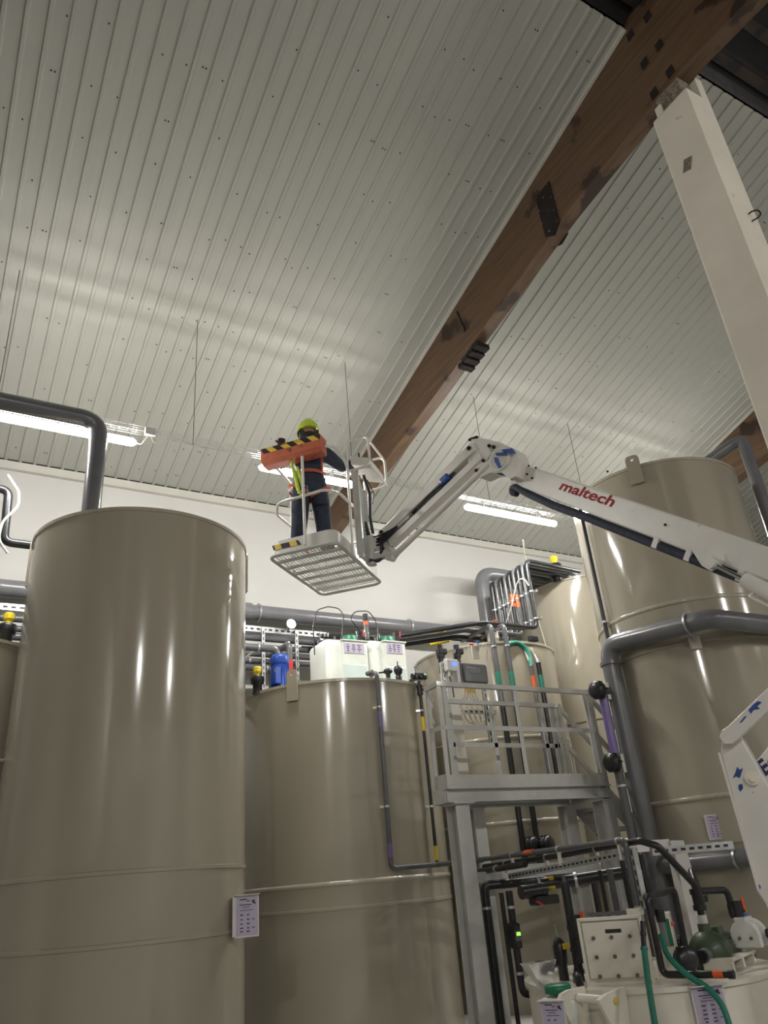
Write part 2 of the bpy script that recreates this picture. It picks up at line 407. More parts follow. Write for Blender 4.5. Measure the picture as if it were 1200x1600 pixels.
# steel shoe plates clamped on the beam
p = [atX(q[0], q[1], 5.630) for q in ((858, 283), (837.5, 310), (853, 371), (868, 368), (875, 348))]
br = MB().prism(p, (-0.010, 0, 0)).build('bracket_plate', STEEL, bm1)
for q in ((856, 289), (839, 310), (850, 309), (861.5, 309), (844, 329.5), (855, 329), (866, 328.5), (848.5, 349.5), (871, 345)):
    c = atX(q[0], q[1], 5.622); MB().cyl(c, c+Vector((-0.012, 0, 0)), 0.008, n=8).build('bolt_head', CHROME, br)
lo = p[2].z-0.02
MB().prism([(5.825, p[2].y+0.02, lo+0.10), (5.825, p[2].y+0.02, lo-0.02), (5.825, p[2].y-0.05, lo-0.05), (5.825, p[2].y-0.17, lo-0.0), (5.825, p[2].y-0.22, lo+0.14)], (0.012, 0, 0)).build('bracket_plate', STEEL, bm1)
MB().cyl((5.61, p[2].y-0.09, lo+0.035), (5.86, p[2].y-0.09, lo+0.035), 0.014, n=10).build('clamp_bolt', CHROME, bm1)
# dark junction shoe on the underside with a rod up the beam side
c = atX(731, 552, 5.635)
sh = MB()
for k in range(4): sh.box((5.73, c.y-0.18+0.12*k, c.z-0.035+0.028*(1.5-k)), (0.22, 0.10, 0.075))
sh.build('beam_shoe', STEEL, bm1)
a = atX(714, 487, 5.626); b = atX(727, 517, 5.626)
MB().cyl(a, b, 0.012, n=8).build('tie_rod', STEEL, bm1)

col = thing('concrete_column', 'cream painted concrete column carrying the brown roof beam', 'column', (5.76, 2.77, 0))
MB().prism([(5.574, 2.55, 0), (5.95, 2.55, 0), (5.95, 3.0, 0), (5.574, 3.0, 0)], (0, 0, 8.56)).build('shaft', CONC, col, bevel=0.025)
MB().box((5.888, 2.775, 8.72), (0.115, 0.44, 0.36)).build('fork_cheek', CONC, col, bevel=0.01)
MB().box((5.728, 2.775, 8.70), (0.19, 0.30, 0.30)).build('bearing_block', CONCR, col, bevel=0.008)
MB().box((5.608, 2.90, 8.62), (0.03, 0.08, 0.16)).build('fork_cheek', CONC, col, bevel=0.006)
c = atX(1074, 257, 5.572); MB().box(c, (0.008, 0.09, 0.14), Matrix.Rotation(rad(22), 3, 'X')).build('bare_patch', CONCR, col)
c = atY(1175, 340, 2.546)
MB().tube([c+Vector((-0.035, 0, 0.03)), c+Vector((-0.03, -0.03, 0.035)), c+Vector((0.0, -0.07, 0.03)), c+Vector((0.025, -0.075, -0.01)), c+Vector((0.0, -0.06, -0.05)), c+Vector((-0.03, 0, -0.06))], 0.007, n=8, bend=0.03).build('lifting_loop', STEEL, col)

co2 = copy_tree(col, (-6.86, 0, 0)); co2['label'] = 'cream painted concrete column left of the picture'; ORG[co2] = V3(co2.location)

# ================================================================== TANKS
def plate_hole(origin, xd, nd, w, h_up, h_dn, th, hole_r, z_hole):
    """Upright plate with rounded top corners and an eye; origin = point on the rim, xd sideways, nd outward."""
    mb = MB(); xd = V3(xd); nd = V3(nd); up = Vector((0, 0, 1)); o = V3(origin)
    rc = w*0.32; angs = []
    pts2 = [(-w/2, -h_dn), (w/2, -h_dn)]
    for k in range(5): a = PI/2*k/4; pts2.append((w/2-rc+rc*math.cos(a), h_up-rc+rc*math.sin(a)))
    for k in range(5): a = PI/2+PI/2*k/4; pts2.append((-w/2+rc+rc*math.cos(a), h_up-rc+rc*math.sin(a)))
    n = len(pts2); hc = (0, z_hole); inner = []
    for x, z in pts2:
        a = math.atan2(z-hc[1], x-hc[0]); inner.append((hc[0]+hole_r*math.cos(a), hc[1]+hole_r*math.sin(a)))
    # extra inner points along the long lower gap keep the eye round
    P3 = lambda x, z, t: o+xd*x+up*z+nd*t
    outer_f = [P3(x, z, th) for x, z in pts2]; inner_f = [P3(x, z, th) for x, z in inner]
    outer_b = [P3(x, z, 0) for x, z in pts2]; inner_b = [P3(x, z, 0) for x, z in inner]
    fs = []
    for i in range(n):
        j = (i+1) % n
        fs += [(i, j, n+j, n+i), (2*n+j, 2*n+i, 3*n+i, 3*n+j), (i, 2*n+i, 2*n+j, j), (n+i, n+j, 3*n+j, 3*n+i)]
    mb.add(outer_f+inner_f+outer_b+inner_b, fs); return mb
def tank(label, c, R, H, welds=(), lugs=(), z0=0.0, band=None):
    t = thing('storage_tank', label, 'tank', (c[0], c[1], z0))
    n = 128
    MB().lathe([(R, z0), (R, H)], n, (c[0], c[1], 0)).lathe([(R, H), (R-0.02, H), (R-0.02, H-0.03), (0.01, H-0.02)], n, (c[0], c[1], 0), smooth=False).build('shell', TANK, t)
    MB().lathe([(R, H-0.035), (R+0.014, H-0.03), (R+0.014, H+0.006), (R-0.02, H+0.006), (R-0.022, H-0.01)], n, (c[0], c[1], 0), smooth=False).build('top_rim', WELD, t)
    for z, pr in welds:
        if pr > 0: MB().lathe([(R-0.001, z-0.030), (R+pr, z-0.024), (R+pr*1.1, z+0.004), (R+pr*0.5, z+0.020), (R-0.001, z+0.026)], n, (c[0], c[1], 0)).build('weld_seam', WELD, t)
        else: MB().lathe([(R-0.001, z-0.022), (R-pr*1.4, z-0.018), (R-pr*1.4, z+0.010), (R-0.001, z+0.016)], n, (c[0], c[1], 0), smooth=False).build('weld_seam', TANK, t)
    for az, w, hu, hd in lugs:
        d = Vector((math.sin(az), math.cos(az), 0)); x = Vector((d.y, -d.x, 0))
        plate_hole(Vector((c[0], c[1], H))+d*(R+0.016), x, d, w, hu, hd, 0.03, w*0.15, hu-w*0.36).build('lifting_lug', TANK, t)
    return t
def az_at(px, py, c, R): p = atCyl(px, py, c, R); return math.atan2(p.x-c[0], p.y-c[1])
TL, RL, HL = (1.755, 8.16), 1.15, 5.20
T2, R2, H2 = (4.84, 9.63), 1.35, 3.94
TR, RR, HR = (8.20, 6.17), 1.10, 6.13
T3, R3 = (7.69, 9.78), 1.134
T4, R4 = (10.35, 9.75), 1.36
H3 = atCyl(790, 1002, T3, R3).z; H4 = atCyl(903, 900, T4, R4).z
azc = lambda c: math.atan2(-c[0], -c[1])
tank('tall grey beige tank in left foreground with an information sign', TL, RL, HL,
     [(atCyl(200, 1361, TL, RL).z, -0.010), (atCyl(200, 1475, TL, RL).z, -0.010)],
     [(azc(TL)+rad(97), 0.16, 0.13, 0.42), (azc(TL)-rad(97), 0.16, 0.10, 0.40)])
tank('short beige tank with two white dosing tubs on its lid', T2, R2, H2,
     [(atCyl(500, 1383, T2, R2).z, 0.016), (atCyl(500, 1422, T2, R2).z, -0.008)],
     [(az_at(459, 1095, T2, R2), 0.145, 0.17, 0.22)])
tank('tall beige tank behind the white boom with grey bent pipe', TR, RR, HR,
     [(atCyl(1000, 955, TR, RR).z, 0.010), (atCyl(1020, 1016, TR, RR).z, -0.012), (atCyl(1080, 1248, TR, RR).z, 0.014), (atCyl(1100, 1318, TR, RR).z, -0.010)],
     [(az_at(992, 735, TR, RR), 0.17, 0.14, 0.26)])
tank('beige tank behind the steel platform with control box in front', T3, R3, H3, [(atCyl(760, 1155, T3, R3).z, 0.008), (atCyl(750, 1290, T3, R3).z, 0.010)])
tank('tall beige tank beside the vertical black pipe bundle', T4, R4, H4, [(atCyl(900, 1128, T4, R4).z, -0.012), (1.9, 0.012)])
tank('beige tank at left picture edge behind the tall tank', (0.05, 9.35), 0.85, atCyl(15, 1003, (0.05, 9.35), 0.85).z, [(3.0, 0.008)])

# ================================================================== PIPEWORK HELPERS
def pipe(label, pts, r, m, bend=None, clamps=(), bands=(), couplings=(), name='pipe', n=14, group=None, cat='pipe', seg=6):
    """A pipe run; clamps [(point, towards)], bands [(a, b, material)] printed sleeves, couplings [(a, b)] thicker sockets."""
    P = [V3(p) for p in pts]; bend = 2.2*r if bend is None else bend
    run = MB().tube(P, r, n=n, bend=bend, seg=seg)
    if not (clamps or bands or couplings):
        return tag(run.build(name, m, org=P[0]), label, cat, group)
    t = thing(name, label, cat, P[0], group); run.build('run', m, t)
    for c, to in clamps:
        c = V3(c); to = V3(to); ax = None
        best = 1e9
        for a, b in zip(P[:-1], P[1:]):
            d = b-a; w = max(0, min(1, (c-a).dot(d)/max(1e-9, d.length_squared))); q = a+d*w
            if (q-c).length < best: best = (q-c).length; ax = d.normalized(); cc = q
        MB().cyl(cc-ax*0.012, cc+ax*0.012, r*1.22, n=n).build('clamp_ring', GALV, t)
        if (to-cc).length > 0.01: MB().bar(cc, to, 0.025, 0.025).build('clamp_bracket', NATPP if r < 0.06 else GALV, t)
    for a, b, bm_ in bands: MB().cyl(a, b, r*1.06, n=n).build('label_sleeve', bm_, t)
    for a, b in couplings: MB().cyl(a, b, r*1.2, n=n).build('socket', m, t)
    return t
def lerp(a, b, w): return V3(a)*(1-w)+V3(b)*w
def valve(label, c, axis, r, handle=ORANGEH, hdir=(0, 0, 1), name='ball_valve', cat='valve', body=BLACKP, group=None, hl=2.4):
    c = V3(c); ax = V3(axis).normalized(); hd = V3(hdir); hd = (hd-ax*hd.dot(ax)).normalized()
    t = thing(name, label, cat, c, group)
    MB().cyl(c-ax*r*1.1, c+ax*r*1.1, r*1.25, n=12).build('body', body, t)
    for s_ in (-1, 1):
        MB().cyl(c+ax*(s_*r*1.1), c+ax*(s_*r*2.3), r*1.5, n=8).build('union_nut', body, t)
    MB().cyl(c, c+hd*r*1.9, r*0.5, n=8).build('stem', body, t)
    MB().bar(c+hd*r*1.9-ax*r*0.6, c+hd*r*2.0+ax*r*hl, r*0.7, r*0.55, hd).build('handle', handle, t)
    return t
def disc_valve(label, c, axis, r, name='diaphragm_valve', group=None):
    c = V3(c); ax = V3(axis).normalized(); t = thing(name, label, 'valve', c, group)
    MB().lathe([(0.001, -0.5*r), (0.7*r, -0.5*r), (r, -0.25*r), (r, 0.05*r), (0.86*r, 0.08*r), (0.86*r, 0.2*r), (r, 0.24*r), (r, 0.5*r), (0.8*r, 0.72*r), (0.3*r, 0.8*r), (0.001, 0.8*r)], 20, c, ax).build('bonnet', BLACKP, t)
    for k in range(6):
        a = 2*PI*k/6; tq = ax.cross(Vector((0, 0, 1))); tq = tq.normalized() if tq.length > 0.01 else Vector((1, 0, 0)); u = ax.cross(tq)
        q = c+tq*(r*1.02*math.cos(a))+u*(r*1.02*math.sin(a)); MB().cyl(q-ax*0.3*r, q+ax*0.35*r, 0.09*r, n=6).build('bolt', STEEL, t)
    return t
def sign(label, c, xd, nd, w, h, name='information_sign', hood=True):
    """A framed information sheet: backplate, paper, printed lines, small drip hood."""
    c = V3(c); xd = V3(xd).normalized(); nd = V3(nd).normalized(); up = Vector((0, 0, 1)); t = thing(name, label, 'sign', c)
    R = Matrix((xd, -nd, up)).transposed()
    MB().box(c, (w, 0.012, h), R).build('backplate', SIGNB, t, bevel=0.002)
    MB().box(c+nd*0.008, (w*0.90, 0.003, h*0.92), R).build('paper', PAPER, t)
    if hood: MB().box(c+nd*0.02+up*(h/2+0.004), (w*1.08, 0.06, 0.006), R).build('hood', SIGNB, t)
    rs_ = random.Random(int(abs(c.x*100))); rows = [(-0.15, 0.40, 0.3, 0.03), (0.05, 0.36, 0.14, 0.022), (-0.06, 0.27, 0.5, 0.022), (-0.04, 0.21, 0.30, 0.015), (-0.02, 0.14, 0.52, 0.015)]
    ink = MB()
    def ln(x, z, ww, hh): ink.box(c+xd*(x*w)+up*(z*h)+nd*0.0102, (ww*w, 0.001, hh*h), R)
    for x, z, ww, hh in rows: ln(x, z, ww, hh)
    for k, z in enumerate((0.03, -0.08, -0.18, -0.28, -0.36)):
        for x in (-0.22, 0.05): ln(x, z, rs_.uniform(0.07, 0.14), 0.03)
        if k % 2: ln(0.27, z, 0.12, 0.02)
    ink.build('printed_lines', INK, t, kind='stuff')
    lg = MB(); q = c+xd*(0.29*w)+up*(0.33*h)+nd*0.0102                # crayfish-like printed emblem, a few strokes
    for dx, dz, ex, ez in ((-0.08, 0.04, 0.0, -0.01), (0.0, -0.01, 0.07, -0.05), (-0.02, 0.03, 0.05, 0.03), (-0.06, -0.02, 0.02, 0.0)):
        lg.bar(q+xd*(dx*w)+up*(dz*h), q+xd*(ex*w)+up*(ez*h), 0.012*w/0.2, 0.002, nd)
    lg.build('printed_emblem', INK, t)
    return t

# ------------------------------------------------------------------ left tank: vent pipe, sign
q0 = atY(148, 740, 7.72); zt = atY(150, 657, 7.72).z
pipe('dark grey vent pipe rising from the tall left tank and bending left', [(q0.x, q0.y, HL-0.03), (q0.x, q0.y, zt), (-6, q0.y, zt)], 0.098, PVC, bend=0.22,
     couplings=[((q0.x, q0.y, HL), (q0.x, q0.y, HL+0.12))], n=24, seg=10)
sc = atCyl(374, 1432, TL, RL+0.20)
ps = atCyl(371, 1432, TL, RL+0.02); dn = (ps-Vector((TL[0], TL[1], ps.z))).normalized()
sn = sign('purple-grey information sign with drip hood on the tall left tank', ps+Vector((0.03, -0.16, 0)), (0.96, -0.28, 0), (-0.28, -0.96, 0), 0.21, 0.33)
MB().box(ps+Vector((-0.06, -0.07, 0)), (0.03, 0.17, 0.31), rotz(rad(-16))).build('stand_off', SIGNB, sn)
# far left: elbow pipe with white cable, second pipe set
pipe('black pipe elbow with white cable at the left picture edge', [(-1.5, 8.9, atY(8, 765, 8.9).z), (0.32, 8.9, atY(8, 765, 8.9).z), (0.35, 8.9, atY(15, 848, 8.9).z), (1.3, 8.9, atY(15, 848, 8.9).z)], 0.05, BLACKP, bend=0.10)
z = atY(10, 800, 8.7).z
pipe('white cable looping at the left picture edge', [(0.28, 8.75, z+0.5), (0.42, 8.7, z+0.28), (0.44, 8.7, z+0.1), (0.30, 8.7, z-0.12), (0.28, 8.7, z-0.35), (0.40, 8.75, z-0.48)], 0.014, CABLEW, bend=0.2, name='cable', cat='cable', n=8)

# ------------------------------------------------------------------ wall services behind the tanks
pipe('large grey pipe running along the back wall', [(-4.0, 10.88, 5.62), (7.85, 10.88, 5.62)], 0.125, PVCL, n=20,
     clamps=[((4.18, 10.88, 5.62), (4.18, 11.2, 5.62)), ((0.3, 10.88, 5.62), (0.3, 11.2, 5.62)), ((7.0, 10.88, 5.62), (7.0, 11.2, 5.62))], couplings=[((3.75, 10.88, 5.62), (4.05, 10.88, 5.62))])
e = atY(755, 930, 10.45); ze = atY(775, 897, 10.45).z-0.02
pipe('large grey elbow pipe beside the black pipe bundle', [(e.x, 10.45, 5.0), (e.x, 10.45, ze), (e.x+3.2, 10.45, ze)], 0.128, PVCL, bend=0.3, n=24, seg=10)
rackz = [atY(440, y, 10.6).z for y in (1000, 1012, 1024, 1034, 1046)]
for k, zz in enumerate(rackz):
    lab = ('topmost', 'second', 'third', 'fourth', 'lowest')[k]
    x1_ = 5.25 if k != 4 else 4.30
    pts = [(-3.0, 10.6+0.05*(k % 2), zz), (x1_, 10.6+0.05*(k % 2), zz)]
    if k == 4: pts.append((x1_, 10.65, zz-0.5))
    pipe(lab + ' dark pipe of the wall rack behind the blue motor', pts, 0.042 if k % 2 else 0.05, PVC, group='wall rack pipes',
         clamps=[((3.2+0.25*k, 10.6, zz), (3.2+0.25*k, 10.8, zz))])
def channel(label, a, b, w=0.05, d=0.03, face=(0, -1, 0), m=GALV, pitch=0.06, name='slotted_channel', slot=True):
    a = V3(a); b = V3(b); t = thing(name, label, 'channel', a); f = V3(face)
    MB().bar(a, b, w, d, f).build('profile', m, t)
    L = (b-a).length; dd = (b-a)/L; sl = MB()
    if slot:
        k = int(L/pitch)
        for i in range(k):
            q = a+dd*(pitch*(i+0.5)); sl.bar(q-dd*pitch*0.28, q+dd*pitch*0.28, w*0.34, d*1.04, f)
        sl.build('slots', RUBBER, t, kind='stuff')
    return t
zc = atY(440, 985, 10.55).z
channel('pale slotted channel above the wall rack pipes', (-3.0, 10.55, zc), (5.2, 10.55, zc-0.02), 0.09, 0.04, (0, -1, 0), pitch=0.10)
for k, px in enumerate((411, 463, 502)):
    a = atY(px, 1000, 10.5); channel(('left', 'middle', 'right')[k] + ' slotted upright post carrying the wall rack', (a.x, 10.5, 3.95), (a.x, 10.5, zc), 0.05, 0.04, (0, -1, 0), pitch=0.09)
# bright work lamp on the rack
wl = atY(455, 975, 10.40)
t = thing('work_lamp', 'bright lit work lamp in front of the wall pipe', 'lamp', wl)
MB().lathe([(0.001, 0.06), (0.06, 0.05), (0.075, 0), (0.07, -0.01)], 20, wl, (0, 1, 0)).build('housing', WHITEPL, t)
MB().bar(wl+Vector((0, 0.03, 0)), (wl.x, 10.56, zc), 0.03, 0.03).build('bracket', GALV, t)
MB().lathe([(0.001, -0.028), (0.04, -0.024), (0.066, -0.008), (0.069, 0.0)], 20, wl, (0, 1, 0)).build('lens', WORKL, t)
# pipe bundle: nine risers turning into a horizontal bank
BX = 8.1
yN = atX(828, 915, BX).y; yF = atX(772, 942, BX).y; zb = atX(815, 991, BX).z; 
order = ('nearest', 'second nearest', 'third nearest', 'fourth nearest', 'middle', 'fourth farthest', 'third farthest', 'second farthest', 'farthest')
for k in range(9):
    w = k/8; y = yN+(yF-yN)*w; ztop = atX(800, 897, BX).z+0.10-0.04*w; r = (0.034, 0.028, 0.036, 0.03, 0.036, 0.03, 0.036, 0.034, 0.05)[k]
    zz = zb-0.02+0.03*(k % 3)
    band = []
    if k in (3, 4): band = [((BX, y, zb+0.30+0.05*k), (BX, y, zb+0.52+0.05*k), ORANGEH)]
    pipe(order[k] + ' black riser of the pipe bundle beside the tall back tank', [(BX+1.3, y+0.1, ztop), (BX, y, ztop), (BX, y, zz), (BX-1.05, y, zz), (BX-2.2, y+1.0, zz-0.03), (BX-3.2, y+1.05, zz-0.05)], r, PVC if k % 2 else BLACKP,
         bend=0.12, group='black pipe bundle', clamps=[((BX, y, zb+0.60), (BX, y, zb+0.60)), ((BX, y, zb+0.14), (BX, y, zb+0.14))], bands=band)
for zz_, nm in ((zb+0.60, 'upper'), (zb+0.14, 'lower')):
    channel(nm + ' steel rail holding the black pipe bundle', (BX+0.06, yN-0.08, zz_), (BX+0.06, yF+0.1, zz_), 0.04, 0.03, (1, 0, 0), slot=False, name='support_rail')
for k, (qa, qb) in enumerate((((661, 993), (695, 984)), ((673, 1007), (703, 1000)))):
    a = atZ(*qa, zb+0.04); b_ = atZ(*qb, zb+0.04)
    tag(MB().cyl(a, b_, 0.034, n=10).build('pipe_marker', YELLOW, org=a), ('upper', 'lower')[k] + ' yellow pipe marker on the black pipe bank', 'marker')

# ------------------------------------------------------------------ on the short tank: drop pipes
def drop(px, py0, py1, c, R, off):
    a = atCyl(px, py0, c, R+off); return Vector((a.x, a.y, a.z)), Vector((a.x, a.y, atCyl(px, py0, c, R+off).z))
a = atCyl(593, 1110, T2, R2+0.07); zt = H2+0.06; zb2 = atY(612, 1357, a.y).z
nrm2 = (a-Vector((T2[0], T2[1], a.z))).normalized()
dp1 = pipe('black drop pipe on the short tank turning right at its foot', [a-nrm2*0.16+Vector((0, 0, zt-a.z)), (a.x, a.y, zt), (a.x, a.y, zb2), (5.25, 8.05, zb2), (5.35, 7.30, zb2)], 0.028, PVC,
     bend=0.07, clamps=[((a.x, a.y, z_), Vector((a.x, a.y, z_))-nrm2*0.07+Vector((-0.05, 0, 0))) for z_ in (atY(600, 1105, a.y).z, atY(602, 1260, a.y).z)],
     bands=[((a.x, a.y, atY(606, 1340, a.y).z), (a.x, a.y, atY(606, 1318, a.y).z), PURPLE), ((a.x, a.y, atY(593, 1135, a.y).z), (a.x, a.y, atY(593, 1112, a.y).z), PURPLE)])
a2 = atCyl(659, 1110, T2, R2+0.06); nr = (a2-Vector((T2[0], T2[1], a2.z))).normalized(); zb3 = atY(676, 1356, a2.y).z
pipe('thin black drop pipe with yellow sleeves on the short tank', [(a2.x, a2.y, H2+0.02), (a2.x, a2.y, zb3)], 0.020, BLACKP,
     clamps=[((a2.x, a2.y, z_), Vector((a2.x, a2.y, z_))-nr*0.06+Vector((-0.05, 0, 0))) for z_ in (atY(657, 1110, a2.y).z, atY(665, 1260, a2.y).z, zb3+0.03)],
     bands=[((a2.x, a2.y, atY(660, 1142, a2.y).z), (a2.x, a2.y, atY(660, 1120, a2.y).z), YELLOW), ((a2.x, a2.y, atY(672, 1345, a2.y).z), (a2.x, a2.y, atY(672, 1322, a2.y).z), YELLOW)])
valve('black valve with orange handle on the thin drop pipe', (a2.x, a2.y, H2-0.10), (0, 0, 1), 0.028, ORANGEH, (0.9, -0.4, 0))
t = thing('valve_cluster', 'black valve cluster on the right rim of the short tank', 'valve', (a2.x, a2.y, H2+0.07))
MB().box((a2.x, a2.y, H2+0.08), (0.14, 0.09, 0.09)).build('body', BLACKP, t, bevel=0.012)
MB().cyl((a2.x-0.1, a2.y, H2+0.08), (a2.x+0.11, a2.y, H2+0.08), 0.04, n=12).build('union_nut', BLACKP, t)
MB().cyl((a2.x, a2.y-0.08, H2+0.07), (a2.x, a2.y+0.2, H2+0.07), 0.028, n=12).build('spigot', BLACKP, t)
MB().cyl((a2.x-0.02, a2.y, H2+0.12), (a2.x-0.05, a2.y, H2+0.22), 0.016, 0.008, n=8).build('lever', PVCL, t)
# fittings lying on the rim in front of the tubs
t = thing('hand_wheel_valve', 'black hand wheel valve on the short tank rim before the right tub', 'valve', atZ(612, 1058, H2) )
c = atY(606, 1050, 8.62); MB().lathe([(0.001, 0.04), (0.05, 0.035), (0.065, 0.01), (0.06, -0.01), (0.03, -0.03), (0.03, -0.10), (0.05, -0.11), (0.05, -0.2)], 16, c).build('wheel', BLACKP, t)
MB().cyl(c+Vector((-0.14, 0, -0.02)), c+Vector((-0.03, 0, 0.0)), 0.012, n=8).build('lever', BLACKP, t)
t = thing('bulb_fitting', 'black bulb-shaped fitting on the short tank rim', 'valve', (0, 0, 0)); c = atY(622, 1047, 8.62); t.location = c-Vector((0, 0, 0.25)); ORG[t] = V3(t.location)
MB().lathe([(0.008, 0.12), (0.01, 0.06), (0.05, 0.045), (0.064, 0.0), (0.05, -0.05), (0.03, -0.07), (0.045, -0.09), (0.045, -0.22)], 16, c).build('bulb', BLACKP, t)
c = V3(ORG[dp1]); MB().lathe([(0.001, 0.03), (0.055, 0.025), (0.06, 0.0), (0.055, -0.02), (0.03, -0.03)], 18, c+Vector((-0.02, 0.0, 0.03)), (-0.5, -0.3, 1)).build('end_cap', PVC, dp1)
o_ = Vector((a2.x+0.05, a2.y, H2+0.1)); pipe('white tube curling from the valve cluster', [o_, o_+Vector((0.10, 0.05, 0.04)), o_+Vector((0.16, 0.1, -0.1)), o_+Vector((0.2, 0.12, -0.4))], 0.013, CABLEW, bend=0.06, name='hose', cat='hose', n=8)

# two white dosing tubs on the short tank
def dosing_tub(px0, px1, pyt, Y, label, zbase):
    a = atY(px0, pyt, Y); b = atY(px1, pyt+2, Y); w = b.x-a.x; ztop = a.z; cx = (a.x+b.x)/2; d = 0.58
    t = thing('dosing_tub', label, 'tub', (cx, Y+d/2, zbase))
    prof = []; rc = 0.05
    def ring(x0, x1, y0, y1, z, rc):
        P = []
        for qx, qy, a0 in ((x1-rc, y0+rc, -PI/2), (x1-rc, y1-rc, 0), (x0+rc, y1-rc, PI/2), (x0+rc, y0+rc, PI)):
            for k in range(4): aa = a0+PI/2*k/3; P.append((qx+rc*math.cos(aa), qy+rc*math.sin(aa), z))
        return P
    rings = [ring(a.x, b.x, Y, Y+d, zbase, 0.05), ring(a.x, b.x, Y, Y+d, ztop-0.03, 0.05), ring(a.x+0.015, b.x-0.015, Y+0.015, Y+d-0.015, ztop, 0.05)]
    m_ = MB(); n = len(rings[0]); vs_ = sum(rings, [])
    m_.add(vs_, [(j*n+i, j*n+(i+1) % n, (j+1)*n+(i+1) % n, (j+1)*n+i) for j in range(2) for i in range(n)], True)
    m_.add(rings[2], [tuple(range(n))]).build('body', MILKY, t)
    zl = atY(550, 1037, Y-0.06).z; bx0 = a.x+w*0.36; bx1 = b.x-0.012
    MB().box(((bx0+bx1)/2, Y-0.005, (zbase+ztop)/2+0.005), (bx1-bx0, 0.11, ztop-zbase-0.01)).build('front_bulge', MILKY, t, bevel=0.03)
    MB().box(((bx0+bx1)/2-0.02, Y-0.035, (zbase+zl)/2), (bx1-bx0-0.05, 0.056, zl-zbase)).build('liquid_level', MILKYL, t, bevel=0.012)
    lip = MB().box(((bx0+bx1)/2, Y-0.01, ztop-0.012), (bx1-bx0+0.02, 0.13, 0.022)).build('top_lip', MILKY, t, bevel=0.008)
    return t, a, b, ztop, cx, d
tb1 = dosing_tub(508.5, 572, 998, 9.30, 'left white dosing tub with green cap on the short tank', H2-0.02)
tb2 = dosing_tub(574.5, 631, 1000, 9.30, 'right white dosing tub with green cap on the short tank', H2-0.02)
for (t, a, b, ztop, cx, d), capx, lx in ((tb1, 546, (537, 569)), (tb2, 604, (604, 629))):
    cc = atY(capx, 996, 9.38)
    MB().lathe([(0.001, 0.075), (0.10, 0.07), (0.112, 0.055), (0.115, -0.01), (0.118, -0.03)], 24, (cc.x, 9.38, ztop+0.02)).build('screw_cap', GREEN, t)
    l0 = atY(lx[0], 1004, 9.236); l1 = atY(lx[1], 1022, 9.236)
    lab = MB().box(((l0.x+l1.x)/2, 9.236, (l0.z+l1.z)/2), (l1.x-l0.x, 0.004, l0.z-l1.z)).build('paper_label', PAPER, t)
    ink = MB(); rs_ = random.Random(int(capx))
    for i in range(4):
        for j in range(3): ink.box((l0.x+(l1.x-l0.x)*(0.2+0.28*j), 9.233, l0.z-(l0.z-l1.z)*(0.18+0.2*i)), (rs_.uniform(0.02, 0.06), 0.002, 0.012))
    ink.build('printed_lines', INK, lab, kind='stuff')
    fx = a.x+0.13*(b.x-a.x)*2.2
    MB().cyl((fx, 9.38, ztop-0.02), (fx, 9.38, ztop+0.07), 0.018, n=10).build('hose_fitting', PVC, t)
for k, (px, tub) in enumerate(((560, tb1), (617, tb2))):
    c = atY(px, 974, 9.45); 
    valve(('left', 'right')[k] + ' black dosing valve with red handle above the white tub', (c.x, 9.45, tub[3]+0.13), (0, 0, 1), 0.032, REDP, (0.7, -0.7, 0.0), hl=2.6)
    tag(MB().box((c.x-0.03, 9.45, tub[3]+0.03), (0.16, 0.10, 0.06)).build('dosing_pump_head', BLACKP, org=(c.x, 9.45, tub[3]), bevel=0.01), ('left', 'right')[k] + ' black pump head under the red handled valve', 'pump')
c = atY(572, 980, 9.42); zt = tb1[3]
t = thing('sight_tube', 'clear sight tube with black cap between the white tubs', 'sight tube', (c.x, 9.42, zt))
MB().cyl((c.x, 9.42, zt), (c.x, 9.42, zt+0.07), 0.055, n=14).build('foot', BLACKP, t)
MB().cyl((c.x, 9.42, zt+0.05), (c.x, 9.42, zt+0.36), 0.034, n=14).build('clear_tube', CLEARP, t)
MB().cyl((c.x, 9.42, zt+0.30), (c.x, 9.42, zt+0.36), 0.036, n=14).build('orange_band', ORANGEH, t)
MB().cyl((c.x, 9.42, zt+0.36), (c.x, 9.42, zt+0.47), 0.04, n=14).build('cap', BLACKP, t)
c = atY(590, 990, 9.42); t = thing('level_probe', 'black level probe between the two green caps', 'probe', (c.x, 9.42, zt))
MB().lathe([(0.05, 0), (0.05, 0.09), (0.035, 0.13), (0.035, 0.17), (0.014, 0.2), (0.012, 0.28)], 14, (c.x, 9.42, zt)).build('body', BLACKP, t)
MB().tube([(c.x, 9.42, zt+0.27), (c.x-0.02, 9.42, zt+0.40), (c.x-0.14, 9.40, zt+0.52), (c.x-0.30, 9.52, zt+0.54), (c.x-0.40, 9.52, zt+0.42), (c.x-0.22, 9.52, zt+0.22)], 0.008, n=6, bend=0.1).build('cable', RUBBER, t)
c = atY(534, 992, 9.42); t = thing('level_probe', 'small black probe left of the left green cap with looping cable', 'probe', (c.x, 9.42, zt))
MB().cyl((c.x, 9.42, zt), (c.x, 9.42, zt+0.08), 0.032, n=12).build('body', BLACKP, t)
MB().tube([(c.x, 9.42, zt+0.07), (c.x+0.02, 9.42, zt+0.22), (c.x+0.05, 9.42, zt+0.42), (c.x-0.02, 9.42, zt+0.52), (c.x-0.2, 9.42, zt+0.53), (c.x-0.38, 9.42, zt+0.46), (c.x-0.45, 9.42, zt+0.2), (c.x-0.43, 9.45, zt-0.2)], 0.008, n=6, bend=0.12).build('cable', RUBBER, t)

